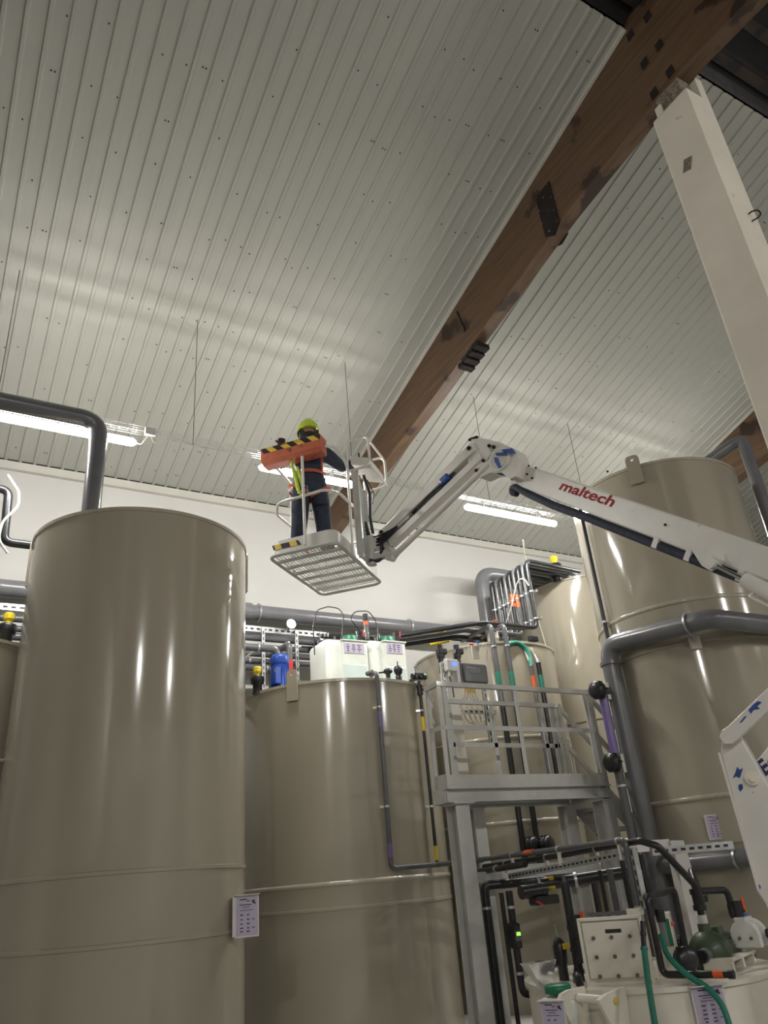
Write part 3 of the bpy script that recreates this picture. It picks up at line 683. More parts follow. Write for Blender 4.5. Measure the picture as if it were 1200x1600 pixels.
# blue motor, black and yellow caps on tank lids
def motor(label, px, pyt, Y, zbase, r, mt, name='vertical_motor'):
    c = atY(px, pyt, Y); h = c.z-zbase; t = thing(name, label, 'motor', (c.x, Y, zbase)); o = (c.x, Y, zbase)
    MB().lathe([(r*1.25, 0), (r*1.25, 0.04), (r*0.95, 0.05), (r*0.95, h-0.13)], 24, o).build('stator', mt, t)
    MB().lathe([(r*1.02, h-0.14), (r*1.05, h-0.13), (r*1.05, h-0.05), (r*0.9, h-0.015), (r*0.5, h), (0.001, h)], 24, o).build('fan_cowl', mt, t)
    fins = MB()
    for k in range(22):
        a = 2*PI*k/22; d = Vector((math.cos(a), math.sin(a), 0)); q = Vector(o)+d*r*0.98
        fins.bar(q+Vector((0, 0, 0.07)), q+Vector((0, 0, h-0.15)), 0.006, r*0.12, d)
    fins.build('cooling_fins', mt, t, kind='stuff')
    MB().box((c.x-r*0.75, Y-r*0.75, zbase+h*0.42), (r*1.1, r*0.8, h*0.42), rotz(rad(25))).build('terminal_box', mt, t, bevel=0.012)
    MB().box((c.x-r*0.75-0.02, Y-r*1.14, zbase+h*0.52), (r*0.5, 0.008, h*0.09), rotz(rad(25))).build('rating_plate', HAZY, t)
    return t
motor('blue vertical motor standing on the short tank', 437, 1023, 9.25, H2-0.02, 0.118, BLUE)
def vent_cap(label, px, py, Y, zbase, s_=1.0):
    c = atY(px, py, Y); t = thing('vent_cap', label, 'vent cap', (c.x, Y, zbase)); o = (c.x, Y, zbase); h = c.z-zbase
    MB().lathe([(0.06*s_, 0), (0.06*s_, h), (0.085*s_, h+0.01), (0.09*s_, h+0.10*s_), (0.08*s_, h+0.11*s_), (0.001, h+0.11*s_)], 20, o).build('cup', BLACKP, t)
    MB().lathe([(0.035*s_, h+0.11*s_), (0.038*s_, h+0.14*s_), (0.055*s_, h+0.17*s_), (0.058*s_, h+0.22*s_), (0.04*s_, h+0.235*s_), (0.001, h+0.235*s_)], 10, o, smooth=False).build('yellow_plug', YELLOW, t)
    return t
vent_cap('black vent cap with yellow plug on the short tank at left', 402, 1070, 9.25, H2-0.02)
vent_cap('black vent cap with yellow plug on the tall back tank', 869, 893, 9.2, H4-0.02, 1.25)
vent_cap('black vent cap with yellow plug at the left picture edge', 10, 992, 9.3, 4.0, 1.1)
a = atY(452, 1005, 9.9); pipe('grey riser with red sleeve behind the blue motor', [(a.x, 9.9, 3.9), (a.x, 9.9, a.z), (a.x, 10.6, a.z)], 0.045, PVC, bands=[((a.x, 9.9, atY(455, 1058, 9.9).z), (a.x, 9.9, atY(455, 1032, 9.9).z), REDP)])
a = atY(434, 1018, 9.9); pipe('grey elbow with red sleeve above the blue motor', [(a.x-0.9, 9.9, a.z+0.03), (a.x, 9.9, a.z+0.03), (a.x, 9.9, a.z-0.5)], 0.05, PVC, bands=[((a.x, 9.9, a.z-0.14), (a.x, 9.9, a.z-0.24), REDP)], clamps=[((a.x-0.3, 9.9, a.z+0.03), (a.x-0.3, 10.62, a.z+0.03))])

# ================================================================== STEEL PLATFORM WITH STAIR
YF, YB = 6.80, 7.45
XL = atY(684, 1068, YF).x; XR = atY(919, 1088, YF).x; XM = atY(803, 1077, YF).x; XLB = 5.25
ZT, ZR, ZM = 2.55, 3.50, 3.04                      # toe plate top, hand rail, knee rail
ZD = 2.43                                          # deck level
pf = thing('steel_platform', 'grey steel service platform with railing and stair before the tanks', 'platform', ((XL+XR)/2, 7.1, 0))
def rail(a, b, w=0.012, h=0.05, name='rail'): MB().bar(a, b, w, h).build(name, PLATF, pf)
def post(x, y, z0, z1, face='y', w=0.05):
    m_ = MB(); m_.bar((x, y, z0), (x, y, z1), w, 0.012, (0, 1, 0)); m_.bar((x+w/2-0.006, y+w/2, z0), (x+w/2-0.006, y+w/2, z1), 0.012, w, (0, 1, 0))
    m_.build('rail_post', PLATF, pf)
for x in (XL, XL+0.075, XR-0.07, XR): post(x, YF, 2.435, ZR)
post(XM, YF-0.005, 2.44, ZR)
rail((XL-0.03, YF, ZR), (XR+0.03, YF, ZR), 0.05, 0.05); rail((XL, YF-0.008, ZM), (XR, YF-0.008, ZM), 0.012, 0.05)
for y_, x_ in ((7.03, XL),): 
    post(x_, y_, 2.42, ZR-0.02); rail((x_, YF, ZR), (x_, y_+0.02, ZR), 0.05, 0.05); rail((x_, YF, ZM), (x_, y_, ZM)); rail((x_, YF, 2.5), (x_, y_, 2.5), 0.012, 0.14, 'toe_plate')
    rail((x_, y_, ZR), (x_+0.12, y_+0.08, ZR-0.12)); rail((x_, y_, ZR-0.28), (x_+0.12, y_+0.1, ZR-0.36))
# back rail
for x in (XLB, XLB+0.62, XLB+1.42, XR-0.06, XR): post(x, YB, ZD, ZR-0.03)
rail((XLB-0.02, YB, ZR-0.02), (XR+0.02, YB, ZR-0.02), 0.05, 0.05); rail((XLB, YB, 2.98), (XR, YB, 2.98))
MB().bar((XL-0.03, YF-0.012, 2.485), (XR+0.03, YF-0.012, 2.485), 0.010, 0.135).build('toe_plate', PLATF, pf)
MB().bar((XLB, YB+0.02, 2.485), (XR, YB+0.02, 2.485), 0.010, 0.12).build('toe_plate', PLATF, pf)
# deck channels and grating
def uchan(a, b, h=0.14, w=0.06, inw=1):
    a = V3(a); b = V3(b); m_ = MB(); d = (b-a).normalized(); s_ = d.cross(Vector((0, 0, 1)))*inw
    m_.bar(a, b, 0.012, h); m_.bar(a-s_*w/2+Vector((0, 0, h/2-0.006)), b-s_*w/2+Vector((0, 0, h/2-0.006)), w, 0.012); m_.bar(a-s_*w/2-Vector((0, 0, h/2-0.006)), b-s_*w/2-Vector((0, 0, h/2-0.006)), w, 0.012)
    m_.build('deck_channel', PLATF, pf)
uchan((XL-0.05, YF+0.03, 2.355), (XR+0.04, YF+0.03, 2.355), inw=-1, w=0.075); uchan((XLB, YB, 2.355), (XR, YB, 2.355), inw=-1)
uchan((XL-0.03, YF, 2.355), (XL-0.03, 7.06, 2.355), inw=-1); uchan((XR+0.02, YF, 2.355), (XR+0.02, YB, 2.355)); uchan((XL, 7.05, 2.355), (XLB, YB, 2.355), inw=-1)
MB().box((XL+0.13, YF+0.06, 2.277), (0.26, 0.24, 0.014)).build('cap_plate', PLATF, pf)
gr = MB()
k = 0
x = XLB
while x < XR: gr.bar((x, YF+0.02, ZD-0.02), (x, YB-0.02, ZD-0.02), 0.004, 0.03); x += 0.035
for y in (6.95, 7.1, 7.25, 7.4): gr.bar((XLB, y, ZD-0.012), (XR, y, ZD-0.012), 0.004, 0.012)
gr.build('deck_grating', GALV, pf, kind='stuff')
def leg(x, y, ztop, w=0.15):
    m_ = MB()
    m_.box((x, y-w/2, ztop/2), (w, 0.012, ztop)); m_.box((x, y+w/2, ztop/2), (w, 0.012, ztop)); m_.box((x, y, ztop/2), (0.010, w, ztop))
    o = m_.build('leg', PLATF, pf)
    MB().box((x, y, ztop-0.006), (w*1.2, w*1.2, 0.012)).build('head_plate', PLATF, o); MB().box((x, y, 0.01), (w*1.6, w*1.6, 0.02)).build('foot_plate', PLATF, o)
leg(XL+0.13, YF+0.08, 2.27, 0.17); leg(5.42, YB-0.02, 2.28); leg(XR-0.02, YF+0.08, 2.27, 0.17); leg(6.80, YB+0.0, 2.28)
MB().bar((XL+0.2, YF+0.25, 1.58), (XR-0.1, YF+0.25, 1.58), 0.08, 0.10).build('cross_beam', PLATF, pf)
MB().bar((5.45, YB, 1.62), (6.8, YB, 1.62), 0.06, 0.10).build('cross_beam', PLATF, pf)
# stair falling away to the right
SX, RUN, RISE, NT = XR+0.05, 0.24, 0.235, 9
for y_, nm in ((YF+0.06, 'front'), (YB-0.02, 'back')):
    m_ = MB().bar((SX-0.02, y_, ZD-0.10), (SX+RUN*NT, y_, ZD-0.10-RISE*NT), 0.012, 0.20).build('stringer', PLATF, pf)
    for z_ in (ZR-0.02, ZM-0.02):
        MB().bar((SX, y_, z_), (SX+RUN*(NT-1.2), y_, z_-RISE*(NT-1.2)), 0.04, 0.05).build('stair_rail', PLATF, pf)
    MB().bar((SX+0.02, y_, ZD-0.1), (SX+0.02, y_, ZR), 0.05, 0.05, (1, 0, 0)).build('rail_post', PLATF, pf)
    MB().bar((SX+RUN*4, y_, ZD-RISE*4-0.1), (SX+RUN*4, y_, ZR-RISE*4), 0.05, 0.04, (1, 0, 0)).build('rail_post', PLATF, pf)
for k in range(NT):
    tz = ZD-RISE*(k+1)+0.02; tx = SX+RUN*(k+0.5)
    tr_ = MB().box((tx, (YF+YB)/2+0.02, tz), (0.24, YB-YF-0.1, 0.006)); tr_.box((tx-0.12, (YF+YB)/2+0.02, tz-0.02), (0.012, YB-YF-0.1, 0.045)); tr_.box((tx+0.12, (YF+YB)/2+0.02, tz-0.02), (0.006, YB-YF-0.1, 0.045))
    tr_.build('tread', GALV, pf)

# ------------------------------------------------------------------ gear in front of the tank behind the platform
def t3pipe(label, px, py, pyt, pyb, r, m, back=None, bands=(), group=None):
    a = atCyl(px, py, T3, R3+0.10); zt_ = atY(px, pyt, a.y).z; zb_ = atY(px, pyb, a.y).z
    pts = ([back] if back else []) + [(a.x, a.y, zt_), (a.x, a.y, zb_)]
    nrm = (Vector((a.x, a.y, 0))-Vector((T3[0], T3[1], 0))).normalized()
    cl = [((a.x, a.y, H3-0.10), Vector((a.x, a.y, H3-0.10))-nrm*0.10)]
    return pipe(label, pts, r, m, bend=0.10, clamps=cl, bands=[((a.x, a.y, atY(px, u, a.y).z), (a.x, a.y, atY(px, v, a.y).z), mm) for u, v, mm in bands], group=group), a
zbk = atX(815, 991, BX).z
aa, pa = t3pipe('left grey pipe bending down before the railed tank', 779, 1060, 978, 1098, 0.038, PVC, back=atZ(722, 1001, zbk+0.02), bands=[(1076, 1050, GREENH)])
tag(MB().cyl((pa.x, pa.y, atY(784, 1098, pa.y).z), (pa.x, pa.y, 1.95), 0.040, n=14).build('pipe', BLACKP, org=(pa.x, pa.y, 1.95)), 'left black pipe behind the railing above the round valves', 'pipe')
ab, pb = t3pipe('right grey pipe bending down before the railed tank', 800, 1060, 978, 1098, 0.038, PVC, back=atZ(742, 1001, zbk+0.02), bands=[(1076, 1050, GREENH)])
tag(MB().cyl((pb.x, pb.y, atY(806, 1098, pb.y).z), (pb.x, pb.y, 1.95), 0.040, n=14).build('pipe', BLACKP, org=(pb.x, pb.y, 1.95)), 'right black pipe behind the railing above the round valves', 'pipe')
ac, pc = t3pipe('slim pipe with orange sleeve on the right side of the railed tank', 833, 1060, 1040, 1215, 0.026, PVC, bands=[(1078, 1056, ORANGEH)])
ad, pd_ = t3pipe('black pipe with green sleeve on the right side of the railed tank', 845, 1060, 1035, 1215, 0.036, BLACKP, bands=[(1075, 1055, GREENH)])
tag(MB().box((pd_.x-0.02, pd_.y, H3+0.02), (0.16, 0.08, 0.09)).build('manifold_block', BLACKP, org=(pd_.x, pd_.y, H3), bevel=0.015), 'black manifold block on the rim of the railed tank', 'manifold')
h0 = Vector((pc.x, pc.y, atY(829, 1040, pc.y).z)); h1 = atY(800, 1005, pc.y+0.25)
pipe('thick green hose arching onto the railed tank', [atY(790, 1008, pc.y+0.1), atY(806, 1003, pc.y+0.1), atY(820, 1010, pc.y+0.08), atY(828, 1026, pc.y+0.04), h0], 0.036, GREENH, bend=0.22, name='hose', cat='hose')
disc_valve('left round black valve under the platform', (pa.x+0.06, pa.y-0.10, atY(828, 1322, pa.y).z), (0.35, -0.93, 0), 0.115)
disc_valve('right round black valve under the platform', (pb.x+0.06, pb.y-0.10, atY(851, 1320, pb.y).z), (0.35, -0.93, 0), 0.115)
for k, (p_, px) in enumerate(((pa, 828), (pb, 851))):
    tag(MB().tube([(p_.x, p_.y, 1.98), (p_.x, p_.y, 1.5), (p_.x, p_.y-0.4, 1.5)], 0.045, n=12, bend=0.1).build('pipe', BLACKP, org=(p_.x, p_.y, 1.5)), ('left', 'right') [k] + ' black elbow below the round black valve', 'pipe')
# cream post with transmitter, grey control box, valve board
YP = 7.80
a = atY(690, 1034, YP); b = atY(717, 1064, YP)
t = thing('instrument_post', 'cream instrument board beside the grey control box', 'board', (a.x, YP+0.05, 2.5))
MB().box(((a.x+b.x)/2, YP+0.04, (a.z+2.6)/2), (b.x-a.x, 0.04, a.z-2.6)).build('board', NATPP, t, bevel=0.006)
channel('slotted channel edging the cream instrument board', (a.x+0.01, YP, 0.0), (a.x+0.01, YP, a.z), 0.04, 0.03, (0, -1, 0), pitch=0.07)
c = atY(705, 1040, YP-0.06)
t = thing('transmitter', 'white transmitter with small blue display', 'transmitter', (c.x, YP-0.05, c.z-0.1))
MB().box((c.x, YP-0.05, c.z), (0.17, 0.10, 0.15)).build('case', WHITEPL, t, bevel=0.012)
MB().box((c.x+0.02, YP-0.103, c.z+0.012), (0.075, 0.006, 0.05)).build('display', SCREEN, t)
MB().box((c.x-0.02, YP-0.05, c.z+0.082), (0.10, 0.08, 0.02)).build('lid_clip', WHITEPL, t)
MB().cyl((c.x-0.04, YP-0.05, c.z-0.14), (c.x-0.04, YP-0.05, c.z-0.07), 0.02, n=10).build('cable_gland', WHITEPL, t)
MB().tube([(c.x-0.04, YP-0.05, c.z-0.13), (c.x-0.02, YP-0.06, c.z-0.25), (c.x+0.0, YP-0.04, c.z-0.4)], 0.008, n=6, bend=0.05).build('cable', RUBBER, t)
g0 = atY(720, 1034, YP-0.12); g1 = atY(764, 1069, YP-0.12)
t = thing('control_box', 'grey control box with smoked cover behind the railing', 'control box', ((g0.x+g1.x)/2, YP, g1.z))
MB().box(((g0.x+g1.x)/2, YP-0.02, (g0.z+g1.z)/2), (g1.x-g0.x, 0.16, g0.z-g1.z)).build('case', PVCL, t, bevel=0.015)
MB().box(((g0.x+g1.x)/2+0.01, YP-0.115, (g0.z+g1.z)/2), (g1.x-g0.x-0.03, 0.03, g0.z-g1.z-0.03)).build('smoked_cover', PANELG, t, bevel=0.012)
MB().box(((g0.x+g1.x)/2-0.01, YP-0.133, (g0.z+g1.z)/2+0.03), (0.18, 0.006, 0.07)).build('window', PVCL, t, bevel=0.004)
for k in range(3): MB().box((g0.x+0.10+0.045*k, YP-0.133, g0.z-0.07), (0.03, 0.004, 0.012)).build('paper_strip', WHITEPL, t)
MB().box((g0.x-0.03, YP-0.02, (g0.z+g1.z)/2), (0.05, 0.14, g0.z-g1.z+0.03)).build('side_plate', WHITEPL, t, bevel=0.004)
# cable loop, yellow markers under the box
cb = thing('cable_loom', 'loom of white cables with yellow markers below the control box', 'cable', (g0.x+0.15, YP, g1.z))
for k in range(5):
    x_ = g0.x+0.10+0.035*k
    MB().tube([(x_, YP-0.02, g1.z), (x_-0.02, YP-0.03, g1.z-0.12), (x_-0.10+0.05*k, YP, g1.z-0.26), (x_-0.02+0.04*k, YP+0.02, g1.z-0.44), (x_+0.14, YP+0.02, g1.z-0.50), (x_+0.22, YP+0.03, g1.z-0.42)], 0.010, n=6, bend=0.12).build('cable', CABLEW, cb)
    MB().cyl((x_-0.001, YP-0.022, g1.z-0.03), (x_-0.015, YP-0.03, g1.z-0.10), 0.013, n=6).build('marker', HAZY, cb)
for k, (px, y0_, y1_) in enumerate(((757, 1085, 1162),)):
    a_ = atY(px, y0_, YP); b_ = atY(px, y1_, YP); channel('slotted channel hanging below the control box', (a_.x, YP, b_.z), (a_.x, YP, g1.z+0.02), 0.05, 0.03, (0, -1, 0), pitch=0.08)
a_ = atY(735, 1112, YP+0.06); channel('horizontal slotted rail behind the control box cables', (a_.x-0.35, YP+0.06, a_.z), (a_.x+0.4, YP+0.06, a_.z), 0.05, 0.03, (0, -1, 0), pitch=0.08)
v0 = atY(736, 1008, YP+0.1); v1 = atY(749, 1030, YP+0.1)
t = thing('valve_board', 'small cream valve board with coloured knobs above the control box', 'board', ((v0.x+v1.x)/2, YP+0.1, v1.z))
MB().box(((v0.x+v1.x)/2, YP+0.1, (v0.z+v1.z)/2), (v1.x-v0.x, 0.02, v0.z-v1.z)).build('plate', NATPP, t, bevel=0.004)
MB().cyl((v0.x+0.09, YP+0.06, v0.z-0.08), (v0.x+0.09, YP+0.06, v0.z+0.03), 0.012, n=8).build('stem', CHROME, t)
MB().cyl((v0.x+0.09, YP+0.06, v0.z+0.02), (v0.x+0.09, YP+0.06, v0.z+0.06), 0.018, n=10).build('blue_knob', BLUEP, t)
MB().cyl((v0.x-0.06, YP+0.06, v0.z+0.0), (v0.x+0.0, YP+0.06, v0.z+0.0), 0.015, n=8).build('red_knob', REDP, t)
MB().tube([(v0.x-0.08, YP+0.05, v0.z), (v0.x-0.09, YP+0.05, v0.z-0.2), (v0.x-0.07, YP+0.05, v0.z-0.33)], 0.008, n=6).build('tubing', WHITEPL, t)
MB().tube([(v0.x+0.14, YP+0.05, v0.z-0.02), (v0.x+0.20, YP+0.05, v0.z+0.03), (v0.x+0.22, YP+0.05, v0.z-0.1), (v0.x+0.16, YP+0.05, v0.z-0.3)], 0.008, n=6, bend=0.05).build('tubing', WHITEPL, t)
for k, px in enumerate((688, 714)):
    c = atY(px, 1022, YP+0.25); t = thing('solenoid_valve', ('left', 'right')[k] + ' black valve standing behind the instrument board', 'valve', (c.x, YP+0.25, c.z-0.2))
    MB().cyl((c.x, YP+0.25, c.z-0.25), (c.x, YP+0.25, c.z+0.12), 0.04, n=12).build('body', BLACKP, t); MB().box((c.x+0.02, YP+0.25, c.z+0.03), (0.13, 0.1, 0.08)).build('actuator', BLACKP, t, bevel=0.015)
    MB().cyl((c.x, YP+0.25, c.z-0.05), (c.x, YP+0.25, c.z+0.0), 0.055, n=10).build('union_nut', BLACKP, t); MB().bar((c.x, YP+0.25, c.z-0.22), (c.x, YP+0.03, c.z-0.22), 0.04, 0.04).build('bracket', GALV, t)
for k, px in enumerate((763, 786)):
    c = atY(px, 1022, 9.45); pipe(('left', 'right')[k] + ' short black stub with union nuts on the railed tank', [(c.x, 9.45, H3-0.05), (c.x, 9.45, H3+0.32)], 0.03, BLACKP, couplings=[((c.x, 9.45, H3+0.04), (c.x, 9.45, H3+0.1)), ((c.x, 9.45, H3+0.2), (c.x, 9.45, H3+0.26))])
c = atY(775, 1030, 9.0); tag(MB().box((c.x, 9.0, H3+0.12), (0.16, 0.10, 0.36)).build('dosing_box', NATPP, org=(c.x, 9.0, H3), bevel=0.01), 'cream upright box on the lid of the railed tank', 'box')
valve('black valve with orange lever behind the grey bent pipes', Vector((c.x+0.05, 9.0, H3+0.36)), (1, 0, 0.1), 0.035, ORANGEH, (0, -0.3, 1))
# white cables over the tall back tank
ch = atCyl(822, 905, T4, R4+0.02)
z_ = atY(822, 892, ch.y).z
hang = thing('cable', 'long white cable hanging from the pipe bundle down the tall back tank', 'cable', ch)
e2 = [atCyl(*q, T4, R4+0.015) for q in ((826, 920), (840, 965), (862, 1040), (880, 1110), (895, 1180), (905, 1240))]
MB().tube([Vector((BX+0.02, yN, z_+0.05))]+e2, 0.012, n=6, bend=0.3).build('drop', CABLEW, hang)
l0 = [atY(*q, ch.y-0.03) for q in ((808, 892), (822, 896), (835, 915), (848, 922), (858, 908), (862, 900))]
MB().tube(l0, 0.010, n=6, bend=0.12).build('loop', CABLEW, hang)
l1 = [atX(*q, BX-0.08) for q in ((790, 976), (800, 945), (806, 915), (812, 904), (820, 905), (826, 915))]
MB().tube(l1, 0.010, n=6, bend=0.12).build('loop', CABLEW, hang)
c = atY(893, 895, 9.2); tag(MB().cyl((c.x, 9.2, H4-0.02), (c.x, 9.2, c.z+0.04), 0.018, n=8).build('level_probe', BLACKP, org=(c.x, 9.2, H4)), 'thin black probe on the rim of the tall back tank', 'probe')

# ------------------------------------------------------------------ right tank pipework
g = atCyl(968, 1100, TR, RR+0.16); zg = atY(965, 1010, g.y).z; n0 = (g-Vector((TR[0], TR[1], g.z))).normalized()
kk_ = [atCyl(1205, 977, TR, RR+0.20), atCyl(1108, 966, TR, RR+0.47)]
pipe('large grey pipe bent around the tall right tank', [kk_[0]+Vector((0.5, -0.05, 0))]+kk_+[(g.x, g.y, zg), (g.x, g.y, 0.2)], 0.108, PVCL, bend=0.20, n=24, seg=10,
     clamps=[(lerp(kk_[1], (g.x, g.y, zg), 0.17), atCyl(1086, 1000, TR, RR))], couplings=[((g.x, g.y, zg-0.25), (g.x, g.y, zg-0.21))])
t = thing('pipe_bracket', 'cream bracket holding the large bent grey pipe', 'bracket', atCyl(1086, 1008, TR, RR))
cbk = atCyl(1086, 1005, TR, RR+0.02); MB().box(cbk, (0.12, 0.06, 0.14), rotz(rad(-30))).build('plate', NATPP, t, bevel=0.006)
MB().bar(cbk, lerp(kk_[1], (g.x, g.y, zg), 0.17), 0.03, 0.03).build('stud', GALV, t)
bt = atCyl(931, 910, TR, RR+0.07)
pipe('thin black pipe on the bright side of the tall right tank', [(bt.x, bt.y, 0.3), (bt.x, bt.y, 6.0)], 0.026, BLACKP, clamps=[((bt.x, bt.y, atY(945, 972, bt.y).z), Vector((bt.x+0.16, bt.y+0.06, atY(945, 972, bt.y).z)))])
pp = atY(943, 1092, 6.42); z0_ = atY(962, 1178, 6.42).z
pipe('upright pipe with purple sleeve beside the tall right tank', [(pp.x, pp.y, 0.3), (pp.x, pp.y, pp.z+0.10), (pp.x+0.25, pp.y+0.05, pp.z+0.10)], 0.048, PVC, bend=0.06,
     bands=[((pp.x, pp.y, z0_), (pp.x, pp.y, pp.z), PURPLE)], couplings=[((pp.x, pp.y, z0_-0.20), (pp.x, pp.y, z0_)), ((pp.x, pp.y, pp.z), (pp.x, pp.y, pp.z+0.12))],
     clamps=[((pp.x, pp.y, atY(975, 1228, 6.42).z), Vector((pp.x+0.2, pp.y+0.1, atY(975, 1228, 6.42).z)))])
disc_valve('upper round black valve beside the purple sleeve', (pp.x-0.09, pp.y-0.03, pp.z+0.09), (-0.97, -0.2, 0), 0.10)
disc_valve('lower round black valve beside the purple sleeve', (pp.x-0.09, pp.y-0.03, z0_-0.10), (-0.97, -0.2, 0), 0.10)
for k, zz_ in enumerate((pp.z+0.10, z0_-0.10)):
    tag(MB().box((pp.x+0.13, pp.y+0.05, zz_), (0.10, 0.10, 0.20)).build('mounting_block', NATPP, org=(pp.x+0.12, pp.y+0.05, zz_), bevel=0.006), ('upper', 'lower')[k] + ' cream mounting block beside the purple sleeve', 'block')
q = atY(955, 1120, 6.5); pipe('thin black pipe behind the purple sleeved pipe', [(q.x+0.03, 6.6, 0.0), (q.x+0.03, 6.6, atY(955, 1095, 6.6).z)], 0.024, BLACKP)
# top right: pipe leaving the tank head
u0 = atY(1166, 705, 5.3); zq = u0.z+0.18
pipe('grey pipe leaving the head of the tall right tank and turning down', [(8.55, 6.35, HR+0.16), (u0.x-0.05, 5.42, zq), (u0.x, 5.3, zq), (u0.x, 5.3, 0.4)], 0.082, PVCL, bend=0.2, n=20, seg=8, couplings=[(lerp((8.55, 6.35, HR+0.16), (u0.x, 5.3, zq), 0.28), lerp((8.55, 6.35, HR+0.16), (u0.x, 5.3, zq), 0.33))])
tag(MB().box((8.62, 6.3, HR+0.05), (0.06, 0.2, 0.12)).build('pipe_saddle', NATPP, org=(8.62, 6.3, HR)), 'cream saddle under the pipe on the tall right tank', 'saddle')
pr = atY(1019, 716, 5.75); t = thing('level_probe', 'small black probe with thin aerial on the tall right tank', 'probe', (pr.x, 5.75, HR))
MB().cyl((pr.x, 5.75, HR), (pr.x, 5.75, HR+0.11), 0.022, n=10).build('body', BLACKP, t); MB().tube([(pr.x, 5.75, HR+0.10), (pr.x+0.12, 5.75, HR+0.2), (pr.x+0.28, 5.7, HR+0.12), (pr.x+0.3, 5.7, HR-0.02)], 0.005, n=5, bend=0.08).build('cable', CABLEW, t)
MB().cyl((pr.x+0.26, 5.72, HR), (pr.x+0.24, 5.72, HR+0.28), 0.004, n=5).build('aerial', STEEL, t)
# light grey cross pipe low on the right tank
hp = atCyl(1045, 1352, TR, RR+0.12); zz_ = hp.z
pipe('light grey horizontal pipe low on the tall right tank', [(g.x+0.02, g.y, zz_), atZ(1045, 1352, zz_) if abs(zz_-1.6) > 0.05 else hp, atCyl(1160, 1341, TR, RR+0.13), atCyl(1260, 1332, TR, RR+0.25)], 0.085, PVCL, n=20, clamps=[(atCyl(1151, 1342, TR, RR+0.13), atCyl(1151, 1342, TR, RR+0.13))])
sign('small lilac notice on the tall right tank', atCyl(1117, 1292, TR, RR+0.012), (0.8, -0.6, 0), (-0.6, -0.8, 0), 0.17, 0.24, name='notice', hood=False)

# ------------------------------------------------------------------ pipe rack running forward from under the platform
S = Vector((5.30, 7.35, 0)); E = Vector((4.80, 4.62, 0)); rd = (E-S).normalized(); rs_d = Vector((rd.y, -rd.x, 0))   # rs_d points left of travel
def R_(w, off, z): p_ = S+(E-S)*w+rs_d*off; return Vector((p_.x, p_.y, z))
zr0 = atY(985, 1312, 4.62).z
side = -1
pipe('upper black pipe on the rack ending in an elbow above the white box', [R_(0.02, 0.00, 1.75), R_(0.98, 0.0, zr0), R_(0.98, 0.0, 1.3)], 0.024, PVC, bend=0.05, clamps=[(R_(w, 0, 1.75+(zr0-1.75)*w), R_(w, 0, 1.62)) for w in (0.3, 0.62, 0.95)], bands=[(R_(0.40, 0, 1.755), R_(0.46, 0, 1.757), ORANGEH)])
jl = atY(1055, 1348, 4.4); je = Vector((jl.x, jl.y, 0))
pipe('middle black pipe on the rack leading over to the green pump', [R_(0.02, -0.06, 1.68), R_(0.55, -0.06, 1.70), R_(1.02, -0.06, 1.74), atY(1028, 1322, 4.45), atY(1088, 1385, 4.42), atY(1097, 1412, 4.42)], 0.026, BLACKP, bend=0.06, clamps=[(R_(w, -0.06, 1.70), R_(w, -0.06, 1.60)) for w in (0.2, 0.5, 0.8)])
pipe('short black pipe on the rack beside the galvanised channel', [R_(-0.02, 0.05, 1.63), R_(0.42, 0.05, 1.66)], 0.030, BLACKP, clamps=[(R_(0.2, 0.05, 1.645), R_(0.2, 0.05, 1.6))])
channel('long galvanised slotted channel carrying the rack pipes', R_(0.25, -0.02, 1.565), R_(1.0, -0.02, 1.665), 0.05, 0.04, tuple(rs_d), pitch=0.07)
channel('upright galvanised slotted channel at the end of the rack', R_(1.0, -0.02, 1.28), R_(1.0, -0.02, 1.70), 0.045, 0.04, tuple(rs_d), pitch=0.07)
channel('rear galvanised channel of the rack near the large grey pipe', R_(0.92, -0.35, 1.66), R_(0.95, -1.1, 1.66), 0.06, 0.04, (0, -1, 0), pitch=0.08)
b0 = atY(757, 1384, 6.9); b1 = atY(858, 1375, 6.4)
pipe('thick black pipe falling beside the platform leg', [(5.9, 6.5, b1.z), (b0.x+0.03, 6.95, b0.z), (b0.x+0.03, 6.95, 0.1)], 0.045, BLACKP, bend=0.06, clamps=[((b0.x+0.03, 6.95, 1.3), (b0.x+0.03, 6.95, 1.3))])
c2 = atY(795, 1392, 6.6)
pipe('black pipe with flow meter behind the white tub', [(c2.x, 6.6, c2.z), (c2.x, 6.6, atY(815, 1555, 6.6).z), (c2.x+0.8, 6.4, atY(815, 1555, 6.6).z)], 0.034, BLACKP, bend=0.07, clamps=[((c2.x, 6.6, z_), (c2.x, 6.6, z_)) for z_ in (1.3, 1.02, 0.75)])
fm = (c2.x, 6.6, atY(804, 1462, 6.6).z); t = thing('flow_meter', 'black flow meter with small green display', 'meter', fm)
MB().box(fm, (0.09, 0.10, 0.22)).build('body', BLACKP, t, bevel=0.02); MB().box((fm[0], fm[1]-0.053, fm[2]), (0.07, 0.01, 0.09)).build('face', PVC, t, bevel=0.003); MB().box((fm[0], fm[1]-0.06, fm[2]+0.015), (0.045, 0.006, 0.03)).build('display', LEDG, t)
for k, (px, y0_) in enumerate(((783, 1395), (928, 1380))):
    q = atY(px, y0_, 6.3 if k else 6.75); pipe(('thin black pipe beside the flow meter', 'black pipe falling behind the white box')[k], [(q.x, q.y, q.z), (q.x, q.y, 0.1)], 0.03 if k else 0.022, BLACKP)
pipe('thick black header pipe under the rack', [atY(820, 1385, 6.2), atY(905, 1374, 5.9), atY(985, 1362, 5.6)], 0.055, BLACKP, clamps=[(atY(843, 1382, 6.12), atY(843, 1375, 6.12)), (atY(899, 1375, 5.92), atY(899, 1368, 5.92))], bands=[(atY(852, 1381, 6.09), atY(866, 1379, 6.04), YELLOW)])
